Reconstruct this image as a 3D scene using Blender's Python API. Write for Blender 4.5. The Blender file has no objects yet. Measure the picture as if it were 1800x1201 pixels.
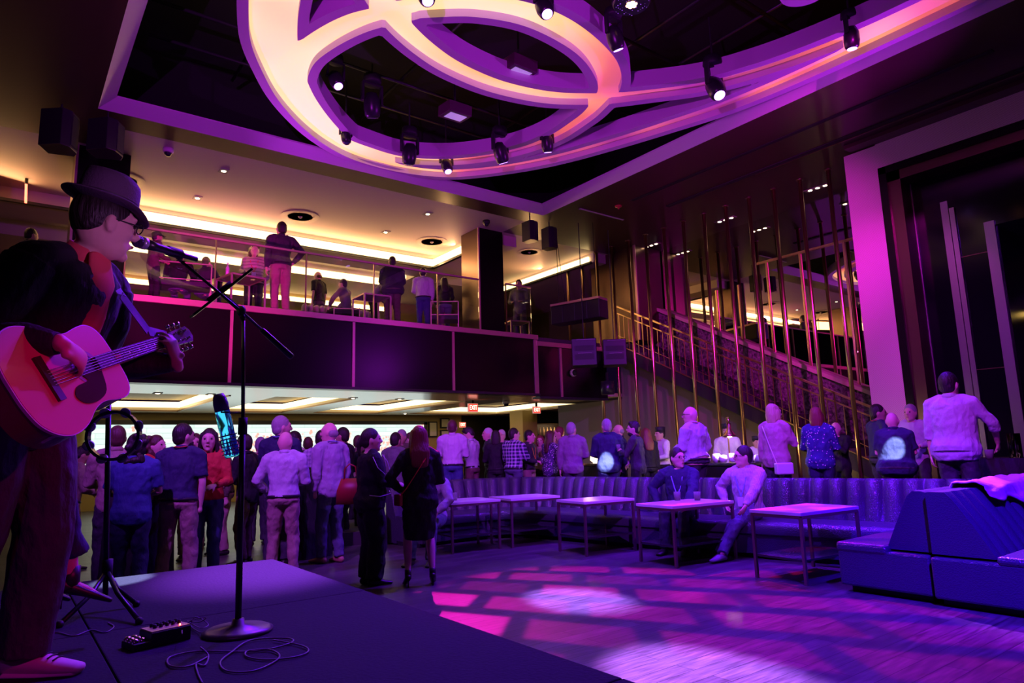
import bpy, bmesh, math, random
import numpy as np
from mathutils import Vector, Matrix
from math import sin, cos, pi, radians, sqrt, atan2
random.seed(7)
sc = bpy.context.scene
C = sc.collection

# ------------------------------------------------------------------ camera
# world: floor z=0, X runs along the balcony front (right), Y runs away towards the balcony, camera above (0,0)
CEN = np.array([900.0, 600.5]); VA = np.array([2480.0, 746.0]); VB = np.array([-5.0, 818.0])
FPX = math.sqrt(-float(np.dot(VA-CEN, VB-CEN)))
def _cr(px, py):
    v = np.array([px-CEN[0], py-CEN[1], FPX]); return v/np.linalg.norm(v)
_ex = _cr(*VA); _ey = _cr(*VB); _ez = np.cross(_ex, _ey)
RW = np.array([_ex, _ey, _ez]); CAMZ = 1.4; ORG = np.array([0, 0, CAMZ])
def ray(px, py): return RW @ _cr(px, py)
def atZ(px, py, z): d = ray(px, py); return Vector(ORG+d*(z-CAMZ)/d[2])
def atX(px, py, x): d = ray(px, py); return Vector(ORG+d*x/d[0])
def atY(px, py, y): d = ray(px, py); return Vector(ORG+d*y/d[1])
def atR(px, py, r):
    d = ray(px, py); return Vector(ORG+d*(r/math.hypot(d[0], d[1])))
def atD(px, py, dist): return Vector(ORG+ray(px, py)*dist)
cam = bpy.data.cameras.new('camera'); cam.sensor_width = 36; cam.lens = FPX/1800*36; cam.clip_end = 200
co = bpy.data.objects.new('camera', cam); C.objects.link(co)
M3 = Matrix([[RW[i][0], -RW[i][1], -RW[i][2]] for i in range(3)])
co.matrix_world = Matrix.Translation((0, 0, CAMZ)) @ M3.to_4x4()
sc.camera = co

# ------------------------------------------------------------------ world, colour management
sc.view_settings.view_transform = 'Standard'; sc.view_settings.look = 'None'
sc.view_settings.gamma = 1; sc.view_settings.exposure = 0.0
w = bpy.data.worlds.new('World'); sc.world = w; w.use_nodes = True
w.node_tree.nodes['Background'].inputs[0].default_value = (0.35, 0.08, 0.9, 1)
w.node_tree.nodes['Background'].inputs[1].default_value = 0.012
cy = sc.cycles
cy.use_denoising = True; cy.max_bounces = 7; cy.diffuse_bounces = 3; cy.glossy_bounces = 4
cy.transmission_bounces = 6; cy.transparent_max_bounces = 12
cy.sample_clamp_indirect = 3.0; cy.caustics_reflective = False; cy.caustics_refractive = False

# ------------------------------------------------------------------ stage lights, wash lights and added fills
def link(o): C.objects.link(o); return o
def spot(loc, target, col, power, size=40, blend=0.5, radius=0.08, gobo=None, name='stage_spot'):
    l = bpy.data.lights.new(name, 'SPOT'); l.color = col; l.energy = power
    l.spot_size = radians(size); l.spot_blend = blend; l.shadow_soft_size = radius
    if loc[2] > 6.84: loc = (loc[0], loc[1], 6.72)     # just below the fixture's lens
    o = link(bpy.data.objects.new(name, l)); o.location = loc
    o.rotation_euler = (Vector(target)-Vector(loc)).to_track_quat('-Z', 'Y').to_euler()
    if gobo:
        l.use_nodes = True; nt = l.node_tree; em = nt.nodes['Emission']
        tc = nt.nodes.new('ShaderNodeTexCoord'); mp = nt.nodes.new('ShaderNodeMapping')
        dv = nt.nodes.new('ShaderNodeVectorMath'); dv.operation = 'DIVIDE'
        sx = nt.nodes.new('ShaderNodeSeparateXYZ'); cx = nt.nodes.new('ShaderNodeCombineXYZ')
        nt.links.new(tc.outputs['Normal'], sx.inputs[0])
        for k in range(3): nt.links.new(sx.outputs[2], cx.inputs[k])
        nt.links.new(tc.outputs['Normal'], dv.inputs[0]); nt.links.new(cx.outputs[0], dv.inputs[1])
        nt.links.new(dv.outputs[0], mp.inputs[0]); mp.inputs['Scale'].default_value = (gobo, gobo, gobo)
        mp.inputs['Rotation'].default_value = (0, 0, 0.5)
        ck = nt.nodes.new('ShaderNodeTexBrick'); ck.inputs['Color1'].default_value = (1, 1, 1, 1)
        ck.inputs['Color2'].default_value = (0.05, 0.05, 0.05, 1); ck.inputs['Mortar'].default_value = (0.02, 0.02, 0.02, 1)
        ck.inputs['Scale'].default_value = 1.0; ck.inputs['Mortar Size'].default_value = 0.12
        ck.inputs['Mortar Smooth'].default_value = 0.4
        ck.inputs['Brick Width'].default_value = 1.0; ck.inputs['Row Height'].default_value = 0.6
        nt.links.new(mp.outputs[0], ck.inputs['Vector']); nt.links.new(ck.outputs['Color'], em.inputs['Strength'])
    return o
def area(loc, target, col, power, sx, sy, name='cove_and_fill_light', spread=180):
    l = bpy.data.lights.new(name, 'AREA'); l.color = col; l.energy = power; l.shape = 'RECTANGLE'
    l.size = sx; l.size_y = sy; l.spread = radians(spread)
    o = link(bpy.data.objects.new(name, l)); o.location = loc
    d = Vector(target)-Vector(loc); o.rotation_euler = d.to_track_quat('-Z', 'Y').to_euler()
    return o
VIO = (0.36, 0.02, 1.0); PUR = (0.36, 0.035, 1.0); MAG = (1.0, 0.008, 0.5); BLU = (0.13, 0.004, 1.0)
WARM = (1.0, 0.5, 0.2); LAV = (0.55, 0.35, 1.0)
# added violet fill spots without fixtures that light the coffer and its lips
spot((-1.5, 0.5, 3.6), (5.2, 8.6, 7.3), (0.62, 0.03, 0.95), 2300, 75, 0.8, 0.04, name='fill_spot')
spot((12.6, 2.2, 4.6), (5.5, 8.0, 7.4), (0.55, 0.02, 1.0), 1200, 80, 0.8, 0.04, name='fill_spot')
spot((3.0, 13.3, 5.0), (6.5, 8.0, 7.4), (0.62, 0.04, 1.0), 500, 95, 0.8, 0.04, name='fill_spot')
# crowd and lounge keys
spot((1.6, -1.2, 6.6), (8.8, 8.6, 1.9), PUR, 5600, 36, 0.7, 0.12, name='crowd_key')
spot((-1.5, 4.0, 6.6), (3.2, 9.8, 1.5), (0.38, 0.05, 1.0), 3400, 40, 0.7, 0.12, name='crowd_key')
spot((2.0, 1.5, 6.9), (10.5, 3.2, 1.9), (0.5, 0.03, 1.0), 3000, 36, 0.7, 0.12, name='crowd_key')
spot((9.4, 6.3, 7.0), (6.0, 5.6, 0.0), BLU, 3200, 80, 0.9, 0.1, name='head_and_fill_beam')
spot((9.9, 4.3, 7.0), (6.4, 2.6, 0.0), BLU, 2600, 64, 0.9, 0.1, name='head_and_fill_beam')
spot((2.2, -1.0, 6.5), (7.3, 2.2, 0.2), (0.05, 0.0, 1.0), 14000, 30, 0.9, 0.1, name='head_and_fill_beam')  # added fill lamp behind the camera that brightens the sofa fronts
spot((3.9, 4.6, 7.0), (8.2, 6.0, 0.6), BLU, 2600, 60, 0.9, 0.1, name='head_and_fill_beam')
spot((5.58, 6.32, 6.8), (4.6, 3.6, 0), BLU, 2200, 95, 1.0, 0.2, name='head_and_fill_beam')
# dance-floor pools
spot((4.82, 11.34, 7.05), (4.43, 4.93, 0), (0.40, 0.16, 1.0), 52000, 6.4, 0.7, 0.05, name='head_and_fill_beam')
spot((6.28, 11.6, 7.05), atZ(1275, 1215, 0), (0.5, 0.16, 1.0), 90000, 7, 0.7, 0.05, name='head_and_fill_beam')
spot((9.42, 6.31, 6.9), (6.6, 1.6, 0), (0.4, 0.05, 1.0), 16000, 14, 0.7, 0.05, name='head_and_fill_beam')
spot((7.22, 11.56, 7.0), (4.2, 3.9, 0), MAG, 13000, 26, 0.3, 0.03, gobo=11, name='head_and_fill_beam')
spot((8.34, 9.6, 7.0), (6.2, 3.6, 0.1), (1.0, 0.005, 0.3), 6000, 18, 0.3, 0.03, gobo=10, name='head_and_fill_beam')
# stage
spot((3.96, 9.66, 7.1), atZ(465, 1000, 0.62), (0.34, 0.06, 1.0), 22000, 12, 1.0, 0.05, name='head_and_fill_beam')
spot((4.09, 7.0, 7.0), (0.9, 3.2, 0.6), BLU, 2600, 44, 0.9, 0.1, name='head_and_fill_beam')
spot((6.96, 6.34, 6.9), (7.2, 8.7, 0.3), (0.36, 0.12, 1.0), 1300, 16, 0.7, 0.05, name='head_and_fill_beam')
spot((4.82, 11.34, 7.05), atZ(215, 1020, 0.62), (0.45, 0.5, 1.0), 30000, 2.2, 0.5, 0.03, name='head_and_fill_beam')
# sharp pale beams on two backs
_b1 = atR(1066, 806, 11.6); spot((3.96, 2.66, 7.1), _b1, (0.6, 0.68, 1.0), 60000, 1.7, 0.2, 0.02, name='head_and_fill_beam')
_b2 = atR(1572, 790, 10.4); spot((5.58, -0.4, 6.8), _b2, (0.6, 0.68, 1.0), 40000, 1.8, 0.2, 0.02, name='head_and_fill_beam')
# musician: magenta front light from the right of the stage, violet from above
spot((2.6, -1.6, 3.4), (0.30, 2.8, 1.42), (1.0, 0.002, 0.34), 260, 13, 0.5, 0.05, name='front_light')
spot((3.9, 5.0, 5.8), (0.55, 2.9, 2.1), (0.34, 0.01, 1.0), 600, 18, 0.7, 0.06, name='front_light')
spot((2.0, -0.9, 1.9), atR(200, 395, 2.95), (0.8, 0.22, 1.0), 230, 8, 0.7, 0.05, name='front_light')  # added low lamp near the camera, brightens the face under the hat brim
spot((-1.5, -1.2, 3.6), (0.3, 3.0, 0.8), (0.4, 0.01, 0.9), 70, 20, 0.7, 0.08, name='front_light')
# magenta light on the portal, the poles and the balcony ledge
spot((9.94, 4.29, 6.9), (13.2, 5.9, 3.5), (0.9, 0.008, 0.9), 900, 60, 0.9, 0.03, name='portal_wash')
spot((6.0, 1.0, 6.6), (14.2, 9.0, 4.9), (0.85, 0.01, 0.8), 5200, 34, 0.9, 0.03, name='portal_wash')
spot((8.0, 2.0, 6.8), (13.8, 4.8, 3.0), (0.3, 0.01, 1.0), 900, 40, 0.9, 0.03, name='portal_wash')
spot((1.1, 9.0, 3.3), (3.0, 13.8, 4.5), (1.0, 0.01, 0.5), 2600, 40, 0.8, 0.02, name='ledge_wash')
spot((5.0, 9.0, 3.2), (8.6, 13.8, 4.5), (0.75, 0.02, 0.9), 800, 45, 0.9, 0.02, name='ledge_wash')
# warm coves and one added fill: upper room
area((5.5, 16.8, 6.98), (5.5, 15.5, 7.2), WARM, 120, 9.0, 0.12)
area((9.85, 15.6, 6.98), (9.0, 15.6, 7.2), WARM, 40, 0.12, 2.6)
area((-1.2, 16.0, 6.9), (-1.0, 15.5, 7.2), WARM, 30, 3.0, 0.5)  # added area lamp, no cove here; brightens the tan ceiling at left
area((13.6, 16.3, 6.98), (12.6, 16.3, 7.2), WARM, 60, 0.12, 4.0)
area((5.5, 20.6, 6.7), (5.5, 20.0, 4.4), WARM, 60, 8.0, 0.4)
area((5.5, 17.2, 6.9), (5.5, 17.0, 4.4), WARM, 35, 8.0, 0.4)
# warm coves: room under the balcony
for cx in (3.2, 6.9, 9.9, 14.0):
    area((cx, 20.4, 3.0), (cx, 20.4, 0), (1.0, 0.72, 0.35), 34, 2.2, 4.5)
area((8, 22.8, 1.8), (8, 15, 1.6), (0.85, 0.95, 0.9), 30, 10.5, 1.4, name='luminous_wall_light')
for _y in (7.6, 10.0, 12.4, 14.6):
    spot((13.6, _y, 0.5), (14.6, _y, 1.7), (1.0, 0.62, 0.3), 26, 130, 0.9, 0.1, name='pole_uplight')
area((13.3, 10.2, 0.5), (13.9, 10.2, 2.2), (1.0, 0.6, 0.25), 12, 0.2, 7.0, name='pole_uplight')

# ------------------------------------------------------------------ materials
_M = {}
def mat(key, col=(0.5, 0.5, 0.5), rough=0.5, metal=0.0, emit=None, es=0.0, bump=0.0, bscale=20.0, bstretch=None,
        spec=0.5, coat=0.0, trans=0.0, alpha=1.0, build=None, sheen=0.0, var=0.0):
    if key in _M: return _M[key]
    m = bpy.data.materials.new(key); m.use_nodes = True; nt = m.node_tree; b = nt.nodes['Principled BSDF']
    b.inputs['Base Color'].default_value = (*col, 1); b.inputs['Roughness'].default_value = rough
    b.inputs['Metallic'].default_value = metal; b.inputs['Specular IOR Level'].default_value = spec
    b.inputs['Coat Weight'].default_value = coat; b.inputs['Transmission Weight'].default_value = trans
    b.inputs['Alpha'].default_value = alpha; b.inputs['Sheen Weight'].default_value = sheen
    if emit: b.inputs['Emission Color'].default_value = (*emit, 1); b.inputs['Emission Strength'].default_value = es
    if bump or var:
        tc = nt.nodes.new('ShaderNodeTexCoord'); mp = nt.nodes.new('ShaderNodeMapping')
        nt.links.new(tc.outputs['Object'], mp.inputs[0])
        if bstretch: mp.inputs['Scale'].default_value = bstretch
        n = nt.nodes.new('ShaderNodeTexNoise'); n.inputs['Scale'].default_value = bscale; n.inputs['Detail'].default_value = 5
        nt.links.new(mp.outputs[0], n.inputs['Vector'])
        if bump:
            bp = nt.nodes.new('ShaderNodeBump'); bp.inputs['Strength'].default_value = min(1, bump); bp.inputs['Distance'].default_value = 0.03*max(1, bump)
            nt.links.new(n.outputs['Fac'], bp.inputs['Height']); nt.links.new(bp.outputs[0], b.inputs['Normal'])
        if var:
            mx = nt.nodes.new('ShaderNodeMix'); mx.data_type = 'RGBA'
            mx.inputs[6].default_value = (*[c*(1-var) for c in col], 1); mx.inputs[7].default_value = (*[min(1, c*(1+var)) for c in col], 1)
            nt.links.new(n.outputs['Fac'], mx.inputs[0]); nt.links.new(mx.outputs[2], b.inputs['Base Color'])
    if build: build(nt, b)
    _M[key] = m; return m
def nodes_coord(nt, scale=(1, 1, 1), rot=(0, 0, 0), kind='Object'):
    tc = nt.nodes.new('ShaderNodeTexCoord'); mp = nt.nodes.new('ShaderNodeMapping')
    mp.inputs['Scale'].default_value = scale; mp.inputs['Rotation'].default_value = rot
    nt.links.new(tc.outputs[kind], mp.inputs[0]); return mp.outputs[0]
def planks(c1, c2, L=1.2, W=0.14, mort=(0.01, 0.01, 0.012)):
    def f(nt, b):
        v = nodes_coord(nt)
        br = nt.nodes.new('ShaderNodeTexBrick'); br.inputs['Scale'].default_value = 1; br.inputs['Brick Width'].default_value = L
        br.inputs['Row Height'].default_value = W; br.inputs['Mortar Size'].default_value = 0.003
        br.inputs['Color1'].default_value = (*c1, 1); br.inputs['Color2'].default_value = (*c2, 1); br.inputs['Mortar'].default_value = (*mort, 1)
        nt.links.new(v, br.inputs['Vector'])
        n = nt.nodes.new('ShaderNodeTexNoise'); n.inputs['Scale'].default_value = 4; n.inputs['Detail'].default_value = 6
        v2 = nodes_coord(nt, (1, 9, 1)); nt.links.new(v2, n.inputs['Vector'])
        mx = nt.nodes.new('ShaderNodeMix'); mx.data_type = 'RGBA'; mx.blend_type = 'MULTIPLY'; mx.inputs[0].default_value = 0.8
        nt.links.new(br.outputs['Color'], mx.inputs[6]); nt.links.new(n.outputs['Color'], mx.inputs[7])
        cr = nt.nodes.new('ShaderNodeValToRGB'); cr.color_ramp.elements[0].color = (0.45, 0.45, 0.45, 1); cr.color_ramp.elements[1].color = (1.5, 1.5, 1.5, 1)
        cr.color_ramp.elements[0].position = 0.35; cr.color_ramp.elements[1].position = 0.7
        nt.links.new(n.outputs['Fac'], cr.inputs[0]); nt.links.new(cr.outputs[0], mx.inputs[7])
        nt.links.new(mx.outputs[2], b.inputs['Base Color'])
        r = nt.nodes.new('ShaderNodeMapRange'); r.inputs[3].default_value = 0.3; r.inputs[4].default_value = 0.5; b.inputs['Specular IOR Level'].default_value = 0.22
        nt.links.new(n.outputs['Fac'], r.inputs[0]); nt.links.new(r.outputs[0], b.inputs['Roughness'])
    return f
def croc(nt, b):   # embossed crocodile-pattern leather
    v = nodes_coord(nt, (1, 1, 1.3))
    vo = nt.nodes.new('ShaderNodeTexVoronoi'); vo.feature = 'DISTANCE_TO_EDGE'; vo.inputs['Scale'].default_value = 42
    nt.links.new(v, vo.inputs['Vector'])
    cr = nt.nodes.new('ShaderNodeValToRGB'); cr.color_ramp.elements[1].position = 0.18
    nt.links.new(vo.outputs['Distance'], cr.inputs[0])
    bp = nt.nodes.new('ShaderNodeBump'); bp.inputs['Strength'].default_value = 0.4; bp.inputs['Distance'].default_value = 0.005
    nt.links.new(cr.outputs[0], bp.inputs['Height']); nt.links.new(bp.outputs[0], b.inputs['Normal'])
def plaid(c1, c2, s=14, thick=0.5):
    def f(nt, b):
        v = nodes_coord(nt, (s, s, s)); sp = nt.nodes.new('ShaderNodeSeparateXYZ'); nt.links.new(v, sp.inputs[0])
        outs = []
        for k in (0, 2):
            fr = nt.nodes.new('ShaderNodeMath'); fr.operation = 'FRACT'; nt.links.new(sp.outputs[k], fr.inputs[0])
            gt = nt.nodes.new('ShaderNodeMath'); gt.operation = 'GREATER_THAN'; gt.inputs[1].default_value = thick
            nt.links.new(fr.outputs[0], gt.inputs[0]); outs.append(gt.outputs[0])
        ad = nt.nodes.new('ShaderNodeMath'); ad.operation = 'ADD'; nt.links.new(outs[0], ad.inputs[0]); nt.links.new(outs[1], ad.inputs[1])
        ml = nt.nodes.new('ShaderNodeMath'); ml.operation = 'MULTIPLY'; ml.inputs[1].default_value = 0.5; nt.links.new(ad.outputs[0], ml.inputs[0])
        mx = nt.nodes.new('ShaderNodeMix'); mx.data_type = 'RGBA'; mx.inputs[6].default_value = (*c1, 1); mx.inputs[7].default_value = (*c2, 1)
        nt.links.new(ml.outputs[0], mx.inputs[0]); nt.links.new(mx.outputs[2], b.inputs['Base Color'])
    return f
def stripes(c1, c2, s=30, axis=2, thick=0.5):
    def f(nt, b):
        v = nodes_coord(nt, (s, s, s)); sp = nt.nodes.new('ShaderNodeSeparateXYZ'); nt.links.new(v, sp.inputs[0])
        fr = nt.nodes.new('ShaderNodeMath'); fr.operation = 'FRACT'; nt.links.new(sp.outputs[axis], fr.inputs[0])
        gt = nt.nodes.new('ShaderNodeMath'); gt.operation = 'GREATER_THAN'; gt.inputs[1].default_value = thick; nt.links.new(fr.outputs[0], gt.inputs[0])
        mx = nt.nodes.new('ShaderNodeMix'); mx.data_type = 'RGBA'; mx.inputs[6].default_value = (*c1, 1); mx.inputs[7].default_value = (*c2, 1)
        nt.links.new(gt.outputs[0], mx.inputs[0]); nt.links.new(mx.outputs[2], b.inputs['Base Color'])
    return f
def dots(c1, c2, s=22, r=0.25):
    def f(nt, b):
        v = nodes_coord(nt); vo = nt.nodes.new('ShaderNodeTexVoronoi'); vo.inputs['Scale'].default_value = s; nt.links.new(v, vo.inputs['Vector'])
        lt = nt.nodes.new('ShaderNodeMath'); lt.operation = 'LESS_THAN'; lt.inputs[1].default_value = r; nt.links.new(vo.outputs['Distance'], lt.inputs[0])
        mx = nt.nodes.new('ShaderNodeMix'); mx.data_type = 'RGBA'; mx.inputs[6].default_value = (*c1, 1); mx.inputs[7].default_value = (*c2, 1)
        nt.links.new(lt.outputs[0], mx.inputs[0]); nt.links.new(mx.outputs[2], b.inputs['Base Color'])
    return f
black = mat('matt black', (0.012, 0.012, 0.013), 0.6)
blackgl = mat('black satin metal', (0.02, 0.02, 0.022), 0.32)
chrome = mat('chrome', (0.75, 0.75, 0.77), 0.15, 1.0)
brass = mat('brushed brass', (0.72, 0.47, 0.25), 0.28, 1.0)
bronze = mat('dark bronze metal', (0.16, 0.10, 0.07), 0.3, 0.9)
copper = mat('rose metal trim', (0.62, 0.36, 0.34), 0.35, 0.7)
ceil_dark = mat('dark lacquered ceiling', (0.045, 0.022, 0.018), 0.32, spec=0.4)
ceil_tan = mat('tan plaster', (0.56, 0.45, 0.42), 0.6)
void = mat('black void paint', (0.004, 0.004, 0.005), 0.9)
white_plaster = mat('white painted plaster', (0.62, 0.55, 0.6), 0.6)
floor_m = mat('worn dark plank floor', rough=0.3, build=planks((0.10, 0.085, 0.09), (0.06, 0.05, 0.055)))
stage_m = mat('stage deck paint', (0.030, 0.024, 0.036), 0.8, spec=0.08, bump=0.15, bscale=60, var=0.25)
panel_gl = mat('gloss black panel', (0.0035, 0.002, 0.003), 0.25, spec=0.3)
mirror_m = mat('mirror glass', (0.72, 0.68, 0.62), 0.01, 1.0)
mirror_dk = mat('smoked mirror', (0.34, 0.3, 0.36), 0.02, 1.0)
leather = mat('embossed crocodile leather', (0.05, 0.045, 0.075), 0.3, build=croc)
marble = mat('pale stone top', (0.7, 0.66, 0.68), 0.28, var=0.12, bscale=6)
ledlit = mat('warm led strip', (1, 0.8, 0.5), emit=(1.0, 0.70, 0.28), es=4.0)
def glassy(nt, b):
    nt.nodes.remove(b); t = nt.nodes.new('ShaderNodeBsdfTransparent'); g = nt.nodes.new('ShaderNodeBsdfGlossy'); g.inputs['Roughness'].default_value = 0.01
    fr = nt.nodes.new('ShaderNodeFresnel'); fr.inputs[0].default_value = 1.45; mx = nt.nodes.new('ShaderNodeMixShader')
    t.inputs[0].default_value = (0.93, 0.96, 0.95, 1)
    nt.links.new(fr.outputs[0], mx.inputs[0]); nt.links.new(t.outputs[0], mx.inputs[1]); nt.links.new(g.outputs[0], mx.inputs[2])
    nt.links.new(mx.outputs[0], nt.nodes['Material Output'].inputs[0])
glass_m = mat('clear glass', build=glassy)

# ------------------------------------------------------------------ mesh helpers
class MB:
    def __init__(s): s.v = []; s.f = []
    def add(s, vs, fs):
        o = len(s.v); s.v += [tuple(v) for v in vs]; s.f += [tuple(i+o for i in f) for f in fs]; return s
    def box(s, a, b):
        (x0, y0, z0), (x1, y1, z1) = a, b
        if x0 > x1: x0, x1 = x1, x0
        if y0 > y1: y0, y1 = y1, y0
        if z0 > z1: z0, z1 = z1, z0
        return s.add([(x0, y0, z0), (x1, y0, z0), (x1, y1, z0), (x0, y1, z0), (x0, y0, z1), (x1, y0, z1), (x1, y1, z1), (x0, y1, z1)],
                     [(0, 3, 2, 1), (4, 5, 6, 7), (0, 1, 5, 4), (1, 2, 6, 5), (2, 3, 7, 6), (3, 0, 4, 7)])
    def obox(s, c, ax, ay, az):
        c = Vector(c); ax = Vector(ax); ay = Vector(ay); az = Vector(az)
        vs = [c+i*ax+j*ay+k*az for k in (-1, 1) for (i, j) in ((-1, -1), (1, -1), (1, 1), (-1, 1))]
        return s.add(vs, [(0, 3, 2, 1), (4, 5, 6, 7), (0, 1, 5, 4), (1, 2, 6, 5), (2, 3, 7, 6), (3, 0, 4, 7)])
    def bar(s, p, q, w, h=None, up=(0, 0, 1)):
        p = Vector(p); q = Vector(q); d = (q-p); L = d.length/2; d.normalize(); h = h or w
        u = Vector(up); sd = d.cross(u)
        if sd.length < 1e-4: sd = d.cross(Vector((0, 1, 0)))
        sd.normalize(); u = sd.cross(d)
        return s.obox((p+q)/2, d*L, sd*w/2, u*h/2)
    def tube(s, pts, r, n=10, caps=True):
        pts = [Vector(p) for p in pts]; rs = r if isinstance(r, (list, tuple)) else [r]*len(pts)
        return s.loft([(p, (rr, rr)) for p, rr in zip(pts, rs)], n, caps)
    def loft(s, secs, n=12, caps=True, side=None, rnd=False):
        # secs: (point, (ra, rb)) ; side = direction of the first radius
        P = [Vector(a) for a, _ in secs]; R = [b for _, b in secs]
        if rnd:   # rounded ends
            d0 = (P[0]-P[1]).normalized(); d1 = (P[-1]-P[-2]).normalized()
            r0 = min(R[0]); r1 = min(R[-1]); k = 4
            A = [(P[0]+d0*r0*sin(pi/2*(k-i)/k), tuple(x*max(0.05, cos(pi/2*(k-i)/k)) for x in R[0])) for i in range(k)]
            B = [(P[-1]+d1*r1*sin(pi/2*(i+1)/k), tuple(x*max(0.05, cos(pi/2*(i+1)/k)) for x in R[-1])) for i in range(k)]
            allp = A+list(zip(P, R))+B; P = [a for a, _ in allp]; R = [b for _, b in allp]
        o = len(s.v); prev = Vector(side) if side else None
        for i, p in enumerate(P):
            if i == 0: t = P[1]-P[0]
            elif i == len(P)-1: t = P[-1]-P[-2]
            else: t = (P[i+1]-P[i]).normalized()+(P[i]-P[i-1]).normalized()
            if t.length < 1e-9: t = Vector((0, 0, 1))
            t.normalize()
            if prev is None:
                prev = Vector((1, 0, 0)) if abs(t.x) < 0.8 else Vector((0, 1, 0))
            a = prev-t*prev.dot(t)
            if a.length < 1e-5: a = t.orthogonal()
            a.normalize(); b = t.cross(a); prev = a
            for j in range(n):
                th = 2*pi*j/n; s.v.append(tuple(p+a*R[i][0]*cos(th)+b*R[i][1]*sin(th)))
        for i in range(len(P)-1):
            for j in range(n):
                k = (j+1) % n; s.f.append((o+i*n+j, o+i*n+k, o+(i+1)*n+k, o+(i+1)*n+j))
        if caps:
            s.f.append(tuple(o+j for j in reversed(range(n)))); s.f.append(tuple(o+(len(P)-1)*n+j for j in range(n)))
        return s
    def ell(s, c, r, nu=16, nv=10, rot=None):
        c = Vector(c); o = len(s.v)
        if not isinstance(r, (tuple, list, Vector)): r = (r, r, r)
        def T(x, y, z):
            v = Vector((x*r[0], y*r[1], z*r[2])); v = rot @ v if rot else v; return tuple(c+v)
        s.v.append(T(0, 0, -1))
        for i in range(1, nv):
            ph = -pi/2+pi*i/nv
            for j in range(nu):
                th = 2*pi*j/nu; s.v.append(T(cos(ph)*cos(th), cos(ph)*sin(th), sin(ph)))
        s.v.append(T(0, 0, 1)); top = len(s.v)-1
        for j in range(nu):
            k = (j+1) % nu; s.f.append((o, o+1+k, o+1+j)); s.f.append((top, o+1+(nv-2)*nu+j, o+1+(nv-2)*nu+k))
        for i in range(nv-2):
            for j in range(nu):
                k = (j+1) % nu; a = o+1+i*nu
                s.f.append((a+j, a+k, a+nu+k, a+nu+j))
        return s
    def lathe(s, prof, c=(0, 0, 0), n=24, axis=None):
        # prof: (radius, height) list, about local z (or axis direction)
        c = Vector(c); q = Vector((0, 0, 1)).rotation_difference(Vector(axis).normalized()) if axis else None
        o = len(s.v)
        for (r, h) in prof:
            for j in range(n):
                th = 2*pi*j/n; v = Vector((max(r, 1e-4)*cos(th), max(r, 1e-4)*sin(th), h))
                if q: v = q @ v
                s.v.append(tuple(c+v))
        for i in range(len(prof)-1):
            for j in range(n):
                k = (j+1) % n; s.f.append((o+i*n+j, o+i*n+k, o+(i+1)*n+k, o+(i+1)*n+j))
        if prof[0][0] > 1e-3: s.f.append(tuple(o+j for j in reversed(range(n))))
        if prof[-1][0] > 1e-3: s.f.append(tuple(o+(len(prof)-1)*n+j for j in range(n)))
        return s
    def prism(s, poly, z0, z1):
        n = len(poly); o = len(s.v)
        s.v += [(x, y, z0) for x, y in poly]+[(x, y, z1) for x, y in poly]
        s.f.append(tuple(o+i for i in reversed(range(n)))); s.f.append(tuple(o+n+i for i in range(n)))
        for i in range(n):
            k = (i+1) % n; s.f.append((o+i, o+k, o+n+k, o+n+i))
        return s
    def mesh(s, name, m=None, smooth=False):
        me = bpy.data.meshes.new(name); me.from_pydata(s.v, [], s.f); me.update()
        if m: me.materials.append(m)
        if smooth: me.polygons.foreach_set('use_smooth', [True]*len(me.polygons))
        return me
    def build(s, name, m, parent=None, smooth=False, bevel=0.0, local=False):
        o = bpy.data.objects.new(name, s.mesh(name, m, smooth)); C.objects.link(o)
        if parent is not None:
            o.parent = parent
            if not local: o.matrix_parent_inverse = world_of(parent).inverted()
        if bevel:
            bv = o.modifiers.new('bevel', 'BEVEL'); bv.width = bevel; bv.segments = 2; bv.limit_method = 'ANGLE'
        return o
def world_of(o):
    m = o.matrix_basis.copy()
    if o.parent: m = world_of(o.parent) @ o.matrix_parent_inverse @ m
    return m
def tag(o, label=None, cat=None, group=None, kind=None):
    if label: o['label'] = label
    if cat: o['category'] = cat
    if group: o['group'] = group
    if kind: o['kind'] = kind
    return o
def thing(name, label, cat, loc=(0, 0, 0), rz=0, group=None):
    o = bpy.data.objects.new(name, None); C.objects.link(o); o.empty_display_size = 0.1
    o.location = loc; o.rotation_euler = (0, 0, rz); return tag(o, label, cat, group)
def struct(o): o['kind'] = 'structure'; return o
def bx(a, b): return MB().box(a, b)
def dup(root, loc, rz=None, label=None, group=None):
    r = root.copy(); C.objects.link(r); r.location = loc
    if rz is not None: r.rotation_euler = (0, 0, rz)
    if label: r['label'] = label
    if group: r['group'] = group
    def rec(src, dst):
        for ch in list(src.children):
            c = ch.copy(); C.objects.link(c); c.parent = dst; rec(ch, c)
    rec(root, r); return r

# ================================================================== THE ROOM
YF = 13.84; CZ = 7.2; LEDGE = 4.44; FB = 2.87; PX_ = 13.87; MX = 15.5
struct(bx((-4, -4, -0.05), (MX, 24, 0)).build('floor', floor_m))
struct(bx((8.95, -4, 0), (MX, 12.3, 0.3)).build('trim_1', mat('dark platform carpet', (0.05, 0.04, 0.05), 0.9)))
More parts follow.
